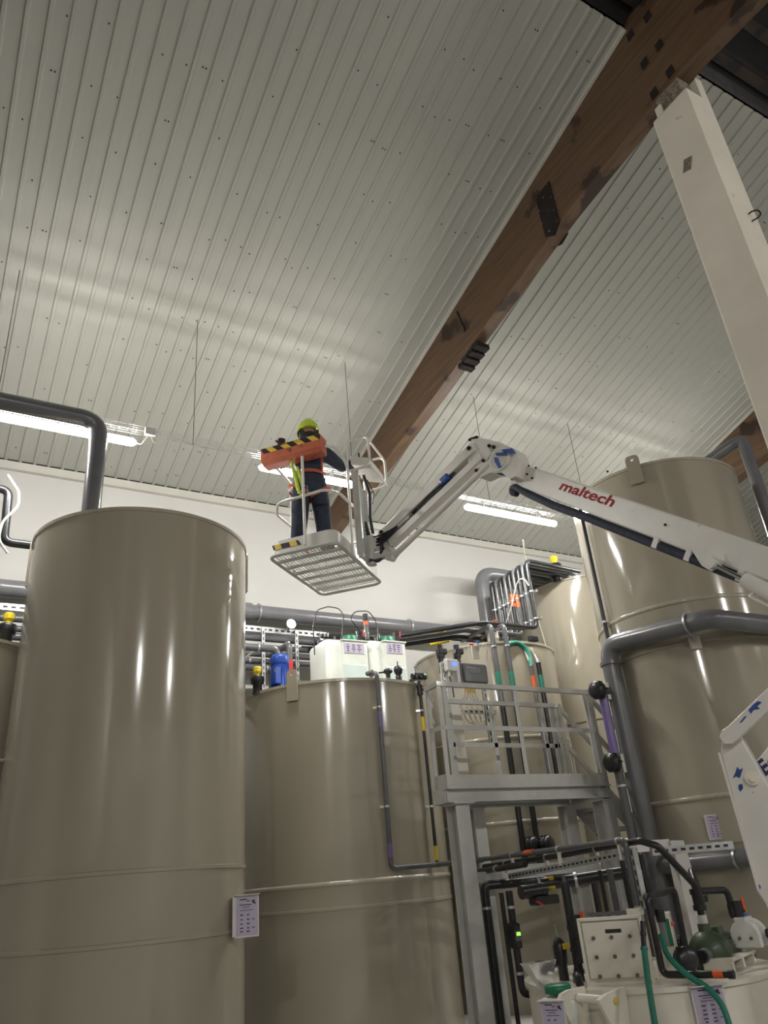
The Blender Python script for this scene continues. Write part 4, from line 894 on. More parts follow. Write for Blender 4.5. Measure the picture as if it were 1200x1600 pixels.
q = atY(830, 1393, 6.1); t = thing('actuated_valve', 'black actuated valve with red lever under the rack', 'valve', q)
MB().cyl(q+Vector((-0.12, 0, 0)), q+Vector((0.14, -0.03, 0.01)), 0.06, n=14).build('body', BLACKP, t); MB().box(q+Vector((0.12, -0.02, -0.08)), (0.28, 0.12, 0.08)).build('actuator', BLACKP, t, bevel=0.02); MB().bar(q+Vector((-0.02, -0.07, -0.08)), q+Vector((0.06, -0.08, -0.12)), 0.02, 0.015).build('lever', REDP, t)
for k, (px, y0_, y1_, YY) in enumerate(((880, 1368, 1435, 5.4), (937, 1360, 1432, 5.5), (952, 1358, 1430, 5.35), (972, 1345, 1425, 5.2))):
    q = atY(px, y0_, YY); 
    pipe(('first', 'second', 'third', 'fourth')[k] + ' thin black feed pipe hanging above the white box', [(q.x, q.y, q.z), (q.x, q.y, 0.80)], (0.016, 0.018, 0.026, 0.022)[k], (PVC, BLACKP)[k % 2])

# ================================================================== BOOM LIFT
BO = Vector((3.735, 7.425, 4.95)); ba = rad(40.5)
BU = Vector((math.cos(ba), math.sin(ba), 0)); BV = Vector((math.sin(ba), -math.cos(ba), 0)); HU, HV = 0.715, 0.41
def B(u, v, z): return BO+BU*u+BV*v+Vector((0, 0, z))
BR = Matrix((BU, BV, Vector((0, 0, 1)))).transposed()
def onU(px, py, u): return atP(px, py, B(u, 0, 0), BU)
def onV(px, py, v): return atP(px, py, B(0, v, 0), BV)
lift = thing('boom_lift', 'white articulated boom lift with red lettering raising a worker basket', 'lift', (4.25, 1.75, 0))
def rrect(hu, hv, rc, z, k=5):
    P = []
    for cu, cv, a0 in ((hu-rc, hv-rc, 0), (-(hu-rc), hv-rc, PI/2), (-(hu-rc), -(hv-rc), PI), (hu-rc, -(hv-rc), 1.5*PI)):
        for i in range(k+1): a = a0+PI/2*i/k; P.append(B(cu+rc*math.cos(a), cv+rc*math.sin(a), z))
    return P
# basket: toe board is the main part, everything else of the basket hangs under it
ro = rrect(HU-0.02, HV-0.02, 0.10, 0.03); n = len(ro)
tb = MB(); hgt = Vector((0, 0, 0.15)); ri = rrect(HU-0.03, HV-0.03, 0.09, 0.03)
vs_ = ro+[p+hgt for p in ro]+ri+[p+hgt for p in ri]
tb.add(vs_, [(i, (i+1) % n, n+(i+1) % n, n+i) for i in range(n)]+[(2*n+(i+1) % n, 2*n+i, 3*n+i, 3*n+(i+1) % n) for i in range(n)], True)
tb.add(vs_[n:2*n]+vs_[3*n:], [(i, (i+1) % n, n+(i+1) % n, n+i) for i in range(n)])
basket = tb.build('basket', WHITEP, lift)
MB().tube(rrect(HU, HV, 0.10, 0.0), 0.020, n=10, closed=True).build('floor_frame', GREYLP, basket)
for k in range(6):
    u = -HU+0.20+0.205*k; MB().bar(B(u, -HV+0.02, 0.0), B(u, HV-0.02, 0.0), 0.04, 0.025).build('floor_rib', GREYLP, basket)
fl = MB()
for i in range(46):
    u = -HU+0.04+0.03*i; fl.bar(B(u, -HV+0.04, 0.02), B(u, HV-0.04, 0.02), 0.006, 0.004)
for i in range(20):
    v = -HV+0.05+0.038*i; fl.bar(B(-HU+0.03, v, 0.022), B(HU-0.03, v, 0.022), 0.009, 0.004)
fl.build('floor_mesh', GREYLP, basket, kind='stuff')
for m_, va, vb in ((HAZB, -0.355, -0.33), (HAZY, -0.33, -0.25), (HAZB, -0.25, -0.145), (HAZY, -0.145, -0.06), (HAZB, -0.06, -0.02)):
    MB().prism([B(-HU+0.018, va, 0.075), B(-HU+0.018, vb, 0.075), B(-HU+0.018, vb-0.035 if vb > -0.03 else vb-0.02, 0.135), B(-HU+0.018, va-0.02, 0.135)], -BU*0.004).build('hazard_tape', m_, basket)
def tubep(name, pts, r=0.017, bend=0.07, m=WHITEP): return MB().tube(pts, r, n=10, bend=bend).build(name, m, basket)
tubep('rail_post', [B(-HU-0.02, 0.05, 0.04), B(-HU-0.02, 0.05, 1.16)])
tubep('rail_post', [B(-0.1, -HV, 0.02), B(-0.1, -HV, 1.22), B(-HU+0.1, -HV+0.02, 1.24)])
tubep('mid_rail', [B(-0.12, HV, 0.70), B(-HU+0.20, HV, 0.68), B(-HU, HV-0.10, 0.67), B(-HU, -HV+0.12, 0.64), B(-HU+0.22, -HV, 0.62), B(HU, -HV, 0.62), B(HU, HV-0.3, 0.62)], bend=0.12)
tubep('top_rail', [B(-0.22, HV, 1.15), B(-0.30, HV, 1.22), B(-HU+0.12, HV, 1.27), B(-HU+0.06, HV-0.1, 1.27)], bend=0.08)
# orange tool tray with hazard stripes on the end rail
oc = MB(); u0, u1, v0, v1, z0, z1 = -HU-0.03, -HU+0.15, -0.48, 0.29, 1.19, 1.40
prof = [(u0, z0+0.04), (u0+0.05, z0), (u1, z0), (u1, z1), (u0, z1)]
tray = MB().prism([B(u, v0, z) for u, z in prof], BV*(v1-v0)).build('tool_tray', ORANGE, lift)
for i in range(9):
    m_ = HAZB if i % 2 == 0 else HAZY; w = (v1-v0)/8.6; a = v0+w*i-0.03; b = a+w; c_ = lambda x: max(v0, min(v1, x))
    MB().prism([B(u0, c_(a+0.07), z1-0.075), B(u0, c_(b+0.07), z1-0.075), B(u0, c_(b), z1-0.004), B(u0, c_(a), z1-0.004)], -BU*0.003).build('hazard_stripe', m_, tray)
# control stand: hoops, sloping desk, joystick
cg = MB().prism([B(-0.17, HV+0.02, 1.24), B(-0.17, HV+0.27, 1.15), B(-0.17, HV+0.27, 1.27), B(-0.17, HV+0.02, 1.36)], BU*0.50).build('control_desk', WHITEP, lift, bevel=0.015)
for u in (-0.23, 0.36): MB().tube([B(u, HV, 1.0 if u > 0 else 0.02), B(u, HV, 1.55), B(u, HV+0.29, 1.55), B(u, HV+0.29, 1.12), B(u, HV+0.02, 1.12)], 0.016, n=10, bend=0.10).build('guard_hoop', WHITEP, cg)
for v, z in ((HV+0.27, 1.53), (HV+0.29, 1.13)): MB().cyl(B(-0.23, v, z), B(0.36, v, z), 0.014, n=10).build('guard_rail', WHITEP, cg)
for k in range(3): MB().cyl(B(-0.05+0.13*k, HV+0.10, 1.33), B(-0.05+0.13*k, HV+0.09, 1.44), 0.013, n=8).build('joystick', RUBBER, cg)
# basket mast
mast = MB()
mast.prism([B(-0.24, HV+0.05, 0.02), B(0.03, HV+0.05, 0.02), B(0.00, HV+0.05, 0.80), B(-0.04, HV+0.05, 1.02), B(-0.25, HV+0.05, 1.12)], BV*0.012)
mast.bar(B(0.06, HV+0.08, 0.0), B(0.03, HV+0.08, 0.95), 0.05, 0.06, BV); mast.bar(B(-0.17, HV+0.08, 0.0), B(-0.17, HV+0.08, 1.15), 0.03, 0.06, BV)
mast = mast.build('basket_mast', GREYLP, lift)
MB().bar(B(-0.19, HV+0.06, 1.14), B(0.08, HV+0.06, 0.90), 0.05, 0.03).build('mast_cap', WHITEP, mast)
MB().tube([B(-0.02, HV+0.12, 1.14), B(0.10, HV+0.14, 0.95), B(0.08, HV+0.13, 0.6), B(0.11, HV+0.14, 0.4)], 0.022, n=8, bend=0.08).build('hose', RUBBER, mast)
MB().tube([B(0.05, HV+0.14, 1.1), B(0.22, HV+0.16, 0.98), B(0.12, HV+0.16, 0.8)], 0.008, n=6, bend=0.05).build('cable', RUBBER, mast)
# jib: pivot block at the mast, two flanged beams and a link rod up to the knuckle
J0 = atD(600, 846, 8.92); J1 = atD(748, 706, 8.20); jd = (J1-J0).normalized(); js = jd.cross(Vector((0, 0, 1))).normalized(); ju = js.cross(jd)
if js.dot(CAM-J0) < 0: js = -js                       # js faces the camera
m0 = B(0.06, HV+0.12, 0.22); m1 = B(0.06, HV+0.12, 0.02)
rot = MB().cyl(m0+Vector((0, 0, -0.24)), m0+Vector((0, 0, 0.12)), 0.055, n=14)
rot.bar(m0, J0-ju*0.02, 0.10, 0.14); rot.bar(m1+Vector((0, 0, 0.04)), J0-ju*0.20+jd*0.05, 0.09, 0.08); rot.bar(J0+ju*0.08, J0+jd*0.06-ju*0.28, 0.11, 0.09, jd)
rot = rot.build('slew_head', GREYLP, lift, bevel=0.008)
for q in (J0+js*0.07, J0-ju*0.13+js*0.06, m0+Vector((0, 0, 0.08))-BV*0.06): MB().cyl(q, q+js*0.02, 0.022, n=10).build('pin', STEEL, rot)
MB().tube([J0-ju*0.05+js*0.05, J0-ju*0.16+js*0.07-jd*0.02, J0-ju*0.22+js*0.05-jd*0.10, m1+js*0.05], 0.028, n=8, bend=0.08).build('hose', NAVYH, rot)
for k in range(4):
    MB().tube([m0+Vector((0, 0, 0.15+0.05*k))+js*0.06, J0-jd*0.10+ju*(0.10-0.05*k)+js*0.09, J0+jd*0.10+ju*(0.02-0.03*k)+js*0.075, J0+jd*0.30-ju*0.02+js*0.05], 0.013, n=6, bend=0.12).build('hose', RUBBER, rot)
jib = MB(); L = (J1-J0).length
jib.bar(J0+ju*0.06, J1+ju*0.06, 0.13, 0.115, ju); jib = jib.build('jib_arm', WHITEP, lift, bevel=0.008)
MB().bar(J0+jd*0.10-ju*0.11, J1+jd*0.02-ju*0.10, 0.10, 0.08, ju).build('jib_lower_flange', WHITEP, jib)
MB().bar(J0+jd*0.02-ju*0.02-js*0.045, J1-ju*0.02-js*0.045, 0.02, 0.14, ju).build('jib_web', GREYLP, jib)
MB().cyl(J0+jd*0.06-ju*0.27, J1+jd*0.10-ju*0.22, 0.034, n=12).build('link_rod', WHITEP, jib)
MB().cyl(J0+jd*0.04-ju*0.26-js*0.03, J0+jd*0.04-ju*0.26+js*0.06, 0.055, n=12).build('link_eye', WHITEP, jib)
MB().bar(J0+jd*0.16-ju*0.0+js*0.01, J0+jd*0.50+ju*0.0+js*0.01, 0.07, 0.07, ju).build('cylinder', GREYLP, jib)
MB().cyl(J0+jd*0.5+js*0.01, J0+jd*0.75+js*0.02, 0.02, n=8).build('cylinder_rod', CHROME, jib)
for k in range(3):
    MB().tube([J0+jd*0.55-ju*0.02+js*(0.02+0.012*k), J0+jd*0.8+ju*(0.02-0.02*k)+js*0.05, J0+jd*1.05+ju*(0.02-0.04*k)+js*0.055, J0+jd*1.28-ju*0.01+js*0.04], 0.010, n=6, bend=0.15).build('hose', RUBBER, jib)
cv = J0+jd*(L*0.70)-ju*0.005+js*0.04
MB().box(cv, (0.13, 0.10, 0.085), Matrix((jd, js, ju)).transposed()).build('valve_block', BLUECH, jib, bevel=0.02)
for w in (0.04, 0.97): MB().cyl(J0+jd*(L*w)+ju*0.07+js*0.06, J0+jd*(L*w)+ju*0.07+js*0.085, 0.024, n=10).build('pin', STEEL, jib)
# knuckle: cast cheek plates with chipped blue paint
kn = MB(); K = atD(776, 716, 8.12)
def kp(px, py, off=0.0): return atP(px, py, K, js)+js*off
cheek = [(745, 690), (760, 688), (790, 695), (813, 706), (820, 722), (814, 748), (806, 752), (792, 742), (775, 742), (758, 750), (744, 735), (738, 715)]
kn.prism([kp(*q, 0.09) for q in cheek], -js*0.18)
kn = kn.build('knuckle', WHITEP, lift, bevel=0.006)
MB().prism([kp(*q, 0.094) for q in ((742, 698), (772, 697), (777, 712), (768, 732), (752, 740), (742, 730))], js*0.02).build('cheek_plate', WHITEP, kn)
MB().cyl(kp(790, 722, 0.05), kp(790, 722, 0.115), 0.13, n=20).build('pivot_drum', WHITEP, kn)
MB().cyl(kp(790, 722, 0.115), kp(790, 722, 0.12), 0.105, n=20).build('drum_face', GREYLP, kn)
for poly in (((796, 708), (812, 706), (818, 714), (806, 714), (797, 711)), ((786, 713), (801, 712), (806, 717), (793, 718), (787, 717)), ((784, 720), (789, 720), (795, 735), (791, 737), (785, 727))):
    MB().prism([kp(*q, 0.122) for q in poly], js*0.003).build('chipped_patch', BLUECH, kn)
for q in ((751, 725), (746, 730), (756, 740), (767, 725), (776, 702), (783, 704)): MB().cyl(kp(*q, 0.11), kp(*q, 0.135), 0.018, n=8).build('pin', STEEL, kn)
MB().tube([kp(755, 694, 0.03), kp(765, 690, 0.03), kp(775, 698, 0.03)], 0.022, n=8, bend=0.06).build('hose', RUBBER, kn)
MB().tube([kp(779, 738, 0.05), kp(788, 742, 0.05), kp(797, 742, 0.05), kp(806, 750, 0.05)], 0.022, n=8, bend=0.05).build('hose', NAVYH, kn)
MB().bar(kp(738, 690, 0.05), kp(751, 685, 0.05), 0.03, 0.025).build('lug', STEEL, kn)
# main boom
M0 = atD(812, 741, 8.05); M1 = atD(1200, 881, 6.05); md = (M1-M0).normalized(); ms = md.cross(Vector((0, 0, 1))).normalized()
if ms.dot(CAM-M0) < 0: ms = -ms
mu = ms.cross(md); mu = mu if mu.z > 0 else -mu
BH, BW = 0.225, 0.15; MEND = M1+md*1.15
boom = MB().bar(M0, MEND, BW, BH, mu).build('main_boom', WHITEP, lift, bevel=0.010)
MB().bar(M0-md*0.01-mu*0.02, M0+md*0.09-mu*0.02, BW*1.08, BH*1.08, mu).build('boom_collar', WHITEP, boom, bevel=0.004)
face = M0+ms*(BW/2+0.0015)
fp = lambda px, py, off=0.0: atP(px, py, face, ms)+ms*off
t0, t1 = fp(872, 764), fp(957, 792)
me_w = None
me = text_mesh('maltech', 1.0, 0.0, 0.25, 0.022); xs = [v.co.x for v in me.vertices]; fw_ = max(xs)-min(xs)
sz = 0.135
text_part('lettering', 'maltech', sz, REDLET, boom, t0, (t1-t0), mu, 0.001, 0.25, 0.022*sz, 'red slanted lettering', (t1-t0).length/(fw_*sz))
for q in ((827, 728), (838, 731), (824, 741), (832, 747), (950, 737), (1040, 820)): MB().cyl(fp(*q), fp(*q, 0.012), 0.010, n=8).build('bolt', STEEL, boom)
# hose run and brackets under the boom
un = -mu*(BH/2)
hp = [M0+md*0.10-mu*0.19+ms*0.04, M0+md*0.04-mu*0.20+ms*0.05, M0+md*0.02-mu*0.16+ms*0.05, M0+md*0.08-mu*0.13+ms*0.06, M0+md*0.30-mu*0.155+ms*0.05, M0+md*0.7-mu*0.17+ms*0.04, M0+md*1.1-mu*0.16+ms*0.04, MEND-mu*0.16+ms*0.04]
MB().tube(hp, 0.040, n=10, bend=0.10).build('hose_bundle', NAVYH, boom)
for px, py in ((1028, 837), (1079, 856), (1162, 884)):
    c = fp(px, py); w = (c-M0).dot(md); c = M0+md*w-mu*(BH/2+0.03)
    MB().box(c+ms*0.06, (0.05, 0.05, 0.09), Matrix((md, ms, mu)).transposed()).build('hose_bracket', WHITEP, boom)
lug = MB().prism([fp(px, py, 0.012) for px, py in ((1078, 853), (1090, 872), (1098, 884), (1112, 893), (1126, 886), (1134, 878), (1132, 866))], -ms*0.02).build('cylinder_lug', WHITEP, boom)
pv = fp(1117, 882, 0.03); ce = fp(1172, 909, 0.03); cdir = (ce-pv).normalized()
MB().cyl(fp(1113, 874, 0.0), fp(1113, 874, 0.03), 0.020, n=12).build('pin', WHITEP, boom)
MB().cyl(pv, ce, 0.017, n=12).build('piston_rod', CHROME, boom)
MB().cyl(ce-cdir*0.02, ce+cdir*1.4, 0.058, n=16).build('lift_cylinder', WHITEP, boom)
MB().cyl(pv-ms*0.03, pv+ms*0.04, 0.042, n=12).build('rod_eye', WHITEP, boom)
cu_ = cdir.cross(ms).normalized(); cu_ = cu_ if cu_.z < 0 else -cu_
MB().tube([ce+cdir*0.10+cu_*0.05+ms*0.03, ce+cdir*0.08+cu_*0.085+ms*0.03, ce+cdir*0.95+cu_*0.085+ms*0.03], 0.011, n=8, bend=0.03).build('hydraulic_line', WHITEP, boom)
# riser arm close to the camera, right edge
RK = atD(1155, 1260, 4.55); rn = (CAM-RK); rn.z = 0; rn.normalize(); rn = rotz(rad(-8)) @ rn
rp = lambda px, py, off=0.0: atP(px, py, RK, rn)+rn*off
riser = MB().prism([rp(*q) for q in ((1126, 1172), (1128, 1156), (1136, 1144), (1150, 1143), (1160, 1155), (1222, 1265), (1290, 1420), (1300, 1520), (1240, 1520), (1196, 1412), (1184, 1394))], -rn*0.13).build('riser_arm', WHITEP, lift, bevel=0.008)
MB().bar(rp(1265, 1500, -0.07), (4.3, 1.75, 1.05), 0.14, 0.18).build('riser_foot', WHITEP, riser)
MB().bar(rp(1124, 1176, 0.004), rp(1186, 1392, 0.004), 0.012, 0.02, rn).build('edge_lip', WHITEP, riser)
MB().cyl(rp(1176, 1216), rp(1176, 1216, 0.02), 0.036, n=16).build('boss', NATPP, riser); MB().cyl(rp(1177, 1217, 0.02), rp(1177, 1217, 0.035), 0.017, n=12).build('boss_pin', NATPP, riser)
MB().cyl(rp(1138, 1153), rp(1138, 1153, 0.05), 0.024, n=10).build('pin', STEEL, riser); MB().cyl(rp(1148, 1147, 0.03), rp(1148, 1147, 0.055), 0.014, n=8).build('pin', CHROME, riser)
for poly in (((1152, 1198), (1156, 1203), (1161, 1200), (1158, 1210), (1156, 1216), (1150, 1213), (1145, 1216), (1149, 1208)), ((1154, 1226), (1160, 1225), (1161, 1232), (1157, 1237), (1154, 1233)), ((1186, 1381), (1189, 1386), (1187, 1392), (1184, 1389))):
    MB().prism([rp(*q, 0.0) for q in poly], rn*0.003).build('chipped_patch', BLUECH, riser)
ul = MB().prism([rp(*q, 0.06) for q in ((1127, 1153), (1131, 1143), (1140, 1137), (1208, 1072), (1226, 1091), (1155, 1157), (1146, 1164), (1134, 1164))], -rn*0.05).build('upper_link', WHITEP, lift, bevel=0.004)
for poly in (((1172, 1112), (1180, 1103), (1187, 1098), (1193, 1100), (1186, 1106), (1190, 1110), (1180, 1112), (1176, 1118)), ((1158, 1132), (1166, 1122), (1170, 1121), (1162, 1131))):
    MB().prism([rp(*q, 0.06) for q in poly], rn*0.003).build('chipped_patch', BLUECH, ul)
ll = MB().prism([rp(*q, -0.14) for q in ((1160, 1205), (1205, 1150), (1270, 1085), (1290, 1120), (1225, 1190), (1180, 1240))], -rn*0.05).build('lower_link', WHITEP, lift, bevel=0.004)
text_part('lettering', 'Ec', 0.105, NAVYLET, ll, rp(1189, 1210, -0.137), rp(1210, 1194, -0.137)-rp(1189, 1210, -0.137), (0, 0, 1), 0.001, 0.0, 0.004, 'navy lettering')
# turntable and chassis beyond the right picture edge
MB().bar(MEND, (4.35, 1.2, 2.35), 0.2, 0.2).bar((4.35, 1.2, 2.35), (4.35, 1.45, 1.0), 0.25, 0.25).build('riser_mast', WHITEP, lift, bevel=0.02)
MB().box((4.35, 1.45, 0.95), (0.85, 0.8, 0.5)).build('turntable', WHITEP, lift, bevel=0.05)
ch = MB().box((4.4, 1.4, 0.45), (1.1, 1.3, 0.35)).build('chassis', WHITEP, lift, bevel=0.04)
for sx in (-0.55, 0.55):
    for sy in (-0.5, 0.5):
        w_ = Vector((4.4+sx, 1.4+sy, 0.30)); MB().cyl(w_-Vector((0.09, 0, 0)), w_+Vector((0.09, 0, 0)), 0.30, n=24).build('wheel', RUBBER, ch)

# ================================================================== WORKER
PF = (BU*-0.8+BV*0.6).normalized(); PLft = Vector((-PF.y, PF.x, 0)); PO = B(-0.42, -0.01, 0.045)
def pw(x, y, z): return PO+PLft*x+PF*y+Vector((0, 0, z))
person = thing('person', 'worker in navy clothing and lime helmet standing in the raised basket', 'person', PO)
J = {}; E_ = []; Rd = {}
def jt(nm, x, y, z, r, par=None):
    J[nm] = (x, y, z); r = r if isinstance(r, tuple) else (r, r); Rd[nm] = (r[0]*1.22, r[1]*1.22)
    if par: E_.append((par, nm))
jt('pelvis', 0, 0, 0.93, (0.155, 0.115)); jt('belly', 0, 0.0, 1.06, (0.145, 0.105), 'pelvis'); jt('chest', 0, 0.0, 1.25, (0.165, 0.115), 'belly'); jt('clav', 0, -0.01, 1.40, (0.12, 0.09), 'chest')
jt('neck', 0, 0.01, 1.49, 0.062, 'clav'); jt('skull', 0, 0.03, 1.57, 0.075, 'neck')
for s_, nm in ((1, 'l'), (-1, 'r')):
    jt('hip'+nm, 0.105*s_, 0, 0.86, 0.108, 'pelvis'); jt('knee'+nm, 0.135*s_, 0.03, 0.47, 0.086, 'hip'+nm); jt('ankle'+nm, 0.165*s_, -0.02, 0.11, 0.074, 'knee'+nm); jt('toe'+nm, 0.185*s_, 0.16, 0.045, 0.045, 'ankle'+nm)
    jt('sh'+nm, 0.20*s_, -0.01, 1.385, 0.078, 'clav')
jt('elbl', 0.43, -0.06, 1.21, 0.066, 'shl'); jt('wril', 0.68, 0.02, 1.28, 0.046, 'elbl')
jt('elbr', -0.33, -0.10, 1.17, 0.058, 'shr'); jt('wrir', -0.36, 0.12, 1.36, 0.042, 'elbr')
names = list(J); me = bpy.data.meshes.new('person_body')
me.from_pydata([tuple(pw(*J[k_])-PO) for k_ in names], [(names.index(a), names.index(b)) for a, b in E_], [])
tmp = bpy.data.objects.new('person_tmp', me); COL.objects.link(tmp)
sk = tmp.modifiers.new('skin', 'SKIN'); sk.use_smooth_shade = True
for i, k_ in enumerate(names):
    me.skin_vertices[0].data[i].radius = Rd[k_]
me.skin_vertices[0].data[0].use_root = True
ss = tmp.modifiers.new('sub', 'SUBSURF'); ss.levels = 2; ss.render_levels = 2
dg = bpy.context.evaluated_depsgraph_get(); bme = bpy.data.meshes.new_from_object(tmp.evaluated_get(dg)); bpy.data.objects.remove(tmp, do_unlink=True)
bme.materials.clear()
for m_ in (NAVY, HOODM, RUBBER): bme.materials.append(m_)
for p_ in bme.polygons:
    p_.use_smooth = True
    z = p_.center.z
    p_.material_index = 1 if z > 1.455 else (2 if z < 0.13 else 0)
body = bpy.data.objects.new('body', bme); COL.objects.link(body); body.parent = person; ORG[body] = PO
PR = Matrix((PLft, PF, Vector((0, 0, 1)))).transposed()
# head with face, hood and helmet
hd = MB(); hc = pw(0, 0.035, 1.615)
vs_ = []; rows, cols = 16, 20
for j in range(rows+1):
    th = PI*j/rows
    for i in range(cols):
        a = 2*PI*i/cols; x = 0.076*math.sin(th)*math.cos(a); y = 0.095*math.sin(th)*math.sin(a); z = 0.118*math.cos(th)
        if z < -0.03: x *= 1-0.25*(-z-0.03)/0.09; 
        if y > 0.085 and -0.045 < z < 0.02 and abs(x) < 0.025: y += 0.022
        vs_.append(hc+PLft*x+PF*y+Vector((0, 0, z)))
hd.add(vs_, [(j*cols+i, j*cols+(i+1) % cols, (j+1)*cols+(i+1) % cols, (j+1)*cols+i) for j in range(rows) for i in range(cols)], True)
head = hd.build('head', SKIN, person)
for s_ in (-1, 1):
    MB().sphere(pw(0.030*s_, 0.118, 1.625), 0.012, 8).build('eye', HOODM, head); MB().sphere(pw(0.078*s_, 0.03, 1.61), 0.022, 8, (0.5, 0.9, 1.3)).build('ear', SKIN, head)
MB().box(pw(0, 0.118, 1.555), (0.045, 0.012, 0.008), PR).build('mouth', GLOVE, head)
hood = MB(); vs_ = []
for j in range(8):
    z = 1.44+0.17*j/7; s_ = (1.0, 1.0, 1.02, 1.05, 1.06, 1.07, 1.08, 1.08)[j]
    for i in range(20):
        a = 2*PI*i/20; rr_ = 0.102*s_*(0.86 if j < 2 else 1)
        fy = 0.122*s_ if math.sin(a) > 0 and j < 6 else (0.12 if math.sin(a) <= 0 else 0.075)
        vs_.append(pw(rr_*math.cos(a), 0.03+fy*math.sin(a), z))
hood.add(vs_, [(j*20+i, j*20+(i+1) % 20, (j+1)*20+(i+1) % 20, (j+1)*20+i) for j in range(7) for i in range(20)], True)
hood.build('hood', HOODM, person)
hm = MB(); prof = []
for j in range(9):
    th = PI/2*j/8; prof.append((math.cos(th), math.sin(th)))
vs_ = []
for r_, z_ in [(1.0, -0.22), (1.0, -0.1)]+prof:
    for i in range(24):
        a = 2*PI*i/24; vs_.append(pw(0.132*max(r_, 0.01)*math.cos(a), 0.02+0.158*max(r_, 0.01)*math.sin(a), 1.645+0.135*z_+0.012*math.sin(a)))
hm.add(vs_, [(j*24+i, j*24+(i+1) % 24, (j+1)*24+(i+1) % 24, (j+1)*24+i) for j in range(10) for i in range(24)], True)
helmet = hm.build('helmet', HELMET, person)
MB().prism([pw(-0.11, 0.11, 1.622), pw(-0.06, 0.19, 1.612), pw(0, 0.21, 1.608), pw(0.06, 0.19, 1.612), pw(0.11, 0.11, 1.622)], (0, 0, 0.012)).build('peak', HELMET, helmet)
MB().bar(pw(0, -0.10, 1.752), pw(0, 0.13, 1.752), 0.03, 0.03).build('ridge', HELMET, helmet)
for s_ in (-1, 1): MB().tube([pw(0.085*s_, 0.05, 1.63), pw(0.075*s_, 0.07, 1.54), pw(0.0, 0.09, 1.478)], 0.007, n=6, bend=0.03).build('chin_strap', HIVIS, helmet)
MB().box(pw(0.03, 0.125, 1.622), (0.10, 0.016, 0.030), PR).build('safety_glasses', CLEARP, person)
# gloved hands, five fingers each
def hand(base, dirv, up, side, curl, grip):
    dirv = V3(dirv).normalized(); side = V3(side).normalized(); up = V3(up).normalized(); m_ = MB()
    m_.sphere(base+dirv*0.045, 0.042, 10, (1, 1, 0.8)); m_.tube([base-dirv*0.03, base+dirv*0.02], 0.036, n=8)
    for k, (o_, l_) in enumerate(((-0.032, 0.070), (-0.011, 0.080), (0.011, 0.076), (0.032, 0.060))):
        p0 = base+dirv*0.06+side*o_; p1 = p0+dirv*l_*0.5-up*0.008; p2 = p1+dirv*(l_*0.4*(1-curl))-up*(l_*0.5*curl+0.01); p3 = p2-up*(0.025*curl)+dirv*0.012*(1-2*curl)
        m_.tube([p0, p1, p2, p3], lambda w: 0.0115-0.003*w, n=7)
    p0 = base+dirv*0.025-side*0.035; m_.tube([p0, p0-side*0.025+dirv*0.02-up*0.01, p0-side*0.025+dirv*0.05-up*0.025], 0.012, n=7)
    return m_
hand(pw(0.68, 0.02, 1.28), PLft*0.9+PF*0.3+Vector((0, 0, 0.1)), (0, 0, 1), PF, 0.6, None).build('glove', HOODM, person)
hand(pw(-0.36, 0.12, 1.365), PF*0.95+Vector((0, 0, 0.25)), (0, 0, 1), PLft, 0.7, None).build('glove', GLOVE, person)
# harness
def strap_ring(z, rx, ry, w, m_, nm, tilt=0.0, cx=0.0, ty=0.0):
    vs_ = []; k = 28
    for dz in (-w/2, w/2):
        for i in range(k): a = 2*PI*i/k; vs_.append(pw(cx+rx*math.cos(a), ry*math.sin(a), z+dz+tilt*math.cos(a)+ty*math.sin(a)))
    MB().add(vs_, [(i, (i+1) % k, k+(i+1) % k, k+i) for i in range(k)], True).build(nm, m_, person)
strap_ring(1.02, 0.205, 0.162, 0.045, HARN, 'harness_belt')
strap_ring(0.78, 0.138, 0.140, 0.05, HARN, 'thigh_strap', 0.07, 0.12); strap_ring(0.78, 0.138, 0.140, 0.05, HARN, 'thigh_strap', -0.07, -0.12)
for s_ in (-1, 1):
    MB().tube([pw(0.12*s_, 0.150, 1.03), pw(0.12*s_, 0.165, 1.25), pw(0.11*s_, 0.12, 1.43), pw(0.09*s_, -0.02, 1.50), pw(0.03*s_, -0.15, 1.28), pw(0.06*s_, -0.16, 1.04)], 0.014, n=6, bend=0.08).build('shoulder_strap', HARN, person)
lan = MB()
lan.tube([pw(-0.20, 0.10, 1.32), pw(-0.235, 0.12, 1.10), pw(-0.20, 0.15, 0.92), pw(-0.17, 0.16, 0.72), pw(-0.12, 0.16, 0.66)], lambda w: 0.020+0.007*math.sin(w*40), n=8, bend=0.1)
lan.tube([pw(-0.18, 0.15, 1.05), pw(-0.15, 0.17, 0.90), pw(-0.12, 0.17, 0.78)], lambda w: 0.018+0.006*math.sin(w*40), n=8)
lan.build('lanyard', HIVIS, person)
MB().tube([pw(-0.12, 0.18, 0.80), pw(-0.07, 0.19, 0.78), pw(-0.07, 0.19, 0.68), pw(-0.12, 0.18, 0.66), pw(-0.14, 0.18, 0.73)], 0.009, n=6, closed=True).build('karabiner', CHROME, person)
t = thing('safety_strap', 'red and black safety strap tied to the basket rail', 'strap', B(-0.11, -HV-0.02, 0.45))
MB().tube([B(-0.13, -HV-0.03, 0.46), B(-0.07, -HV-0.03, 0.46), B(-0.07, -HV+0.03, 0.46), B(-0.13, -HV+0.03, 0.46)], 0.012, n=6, closed=True).build('knot', RUBBER, t)
MB().tube([B(-0.12, -HV-0.03, 0.45), B(-0.20, -HV-0.05, 0.36), B(-0.17, -HV-0.05, 0.22)], 0.010, n=6).build('tail', RUBBER, t)
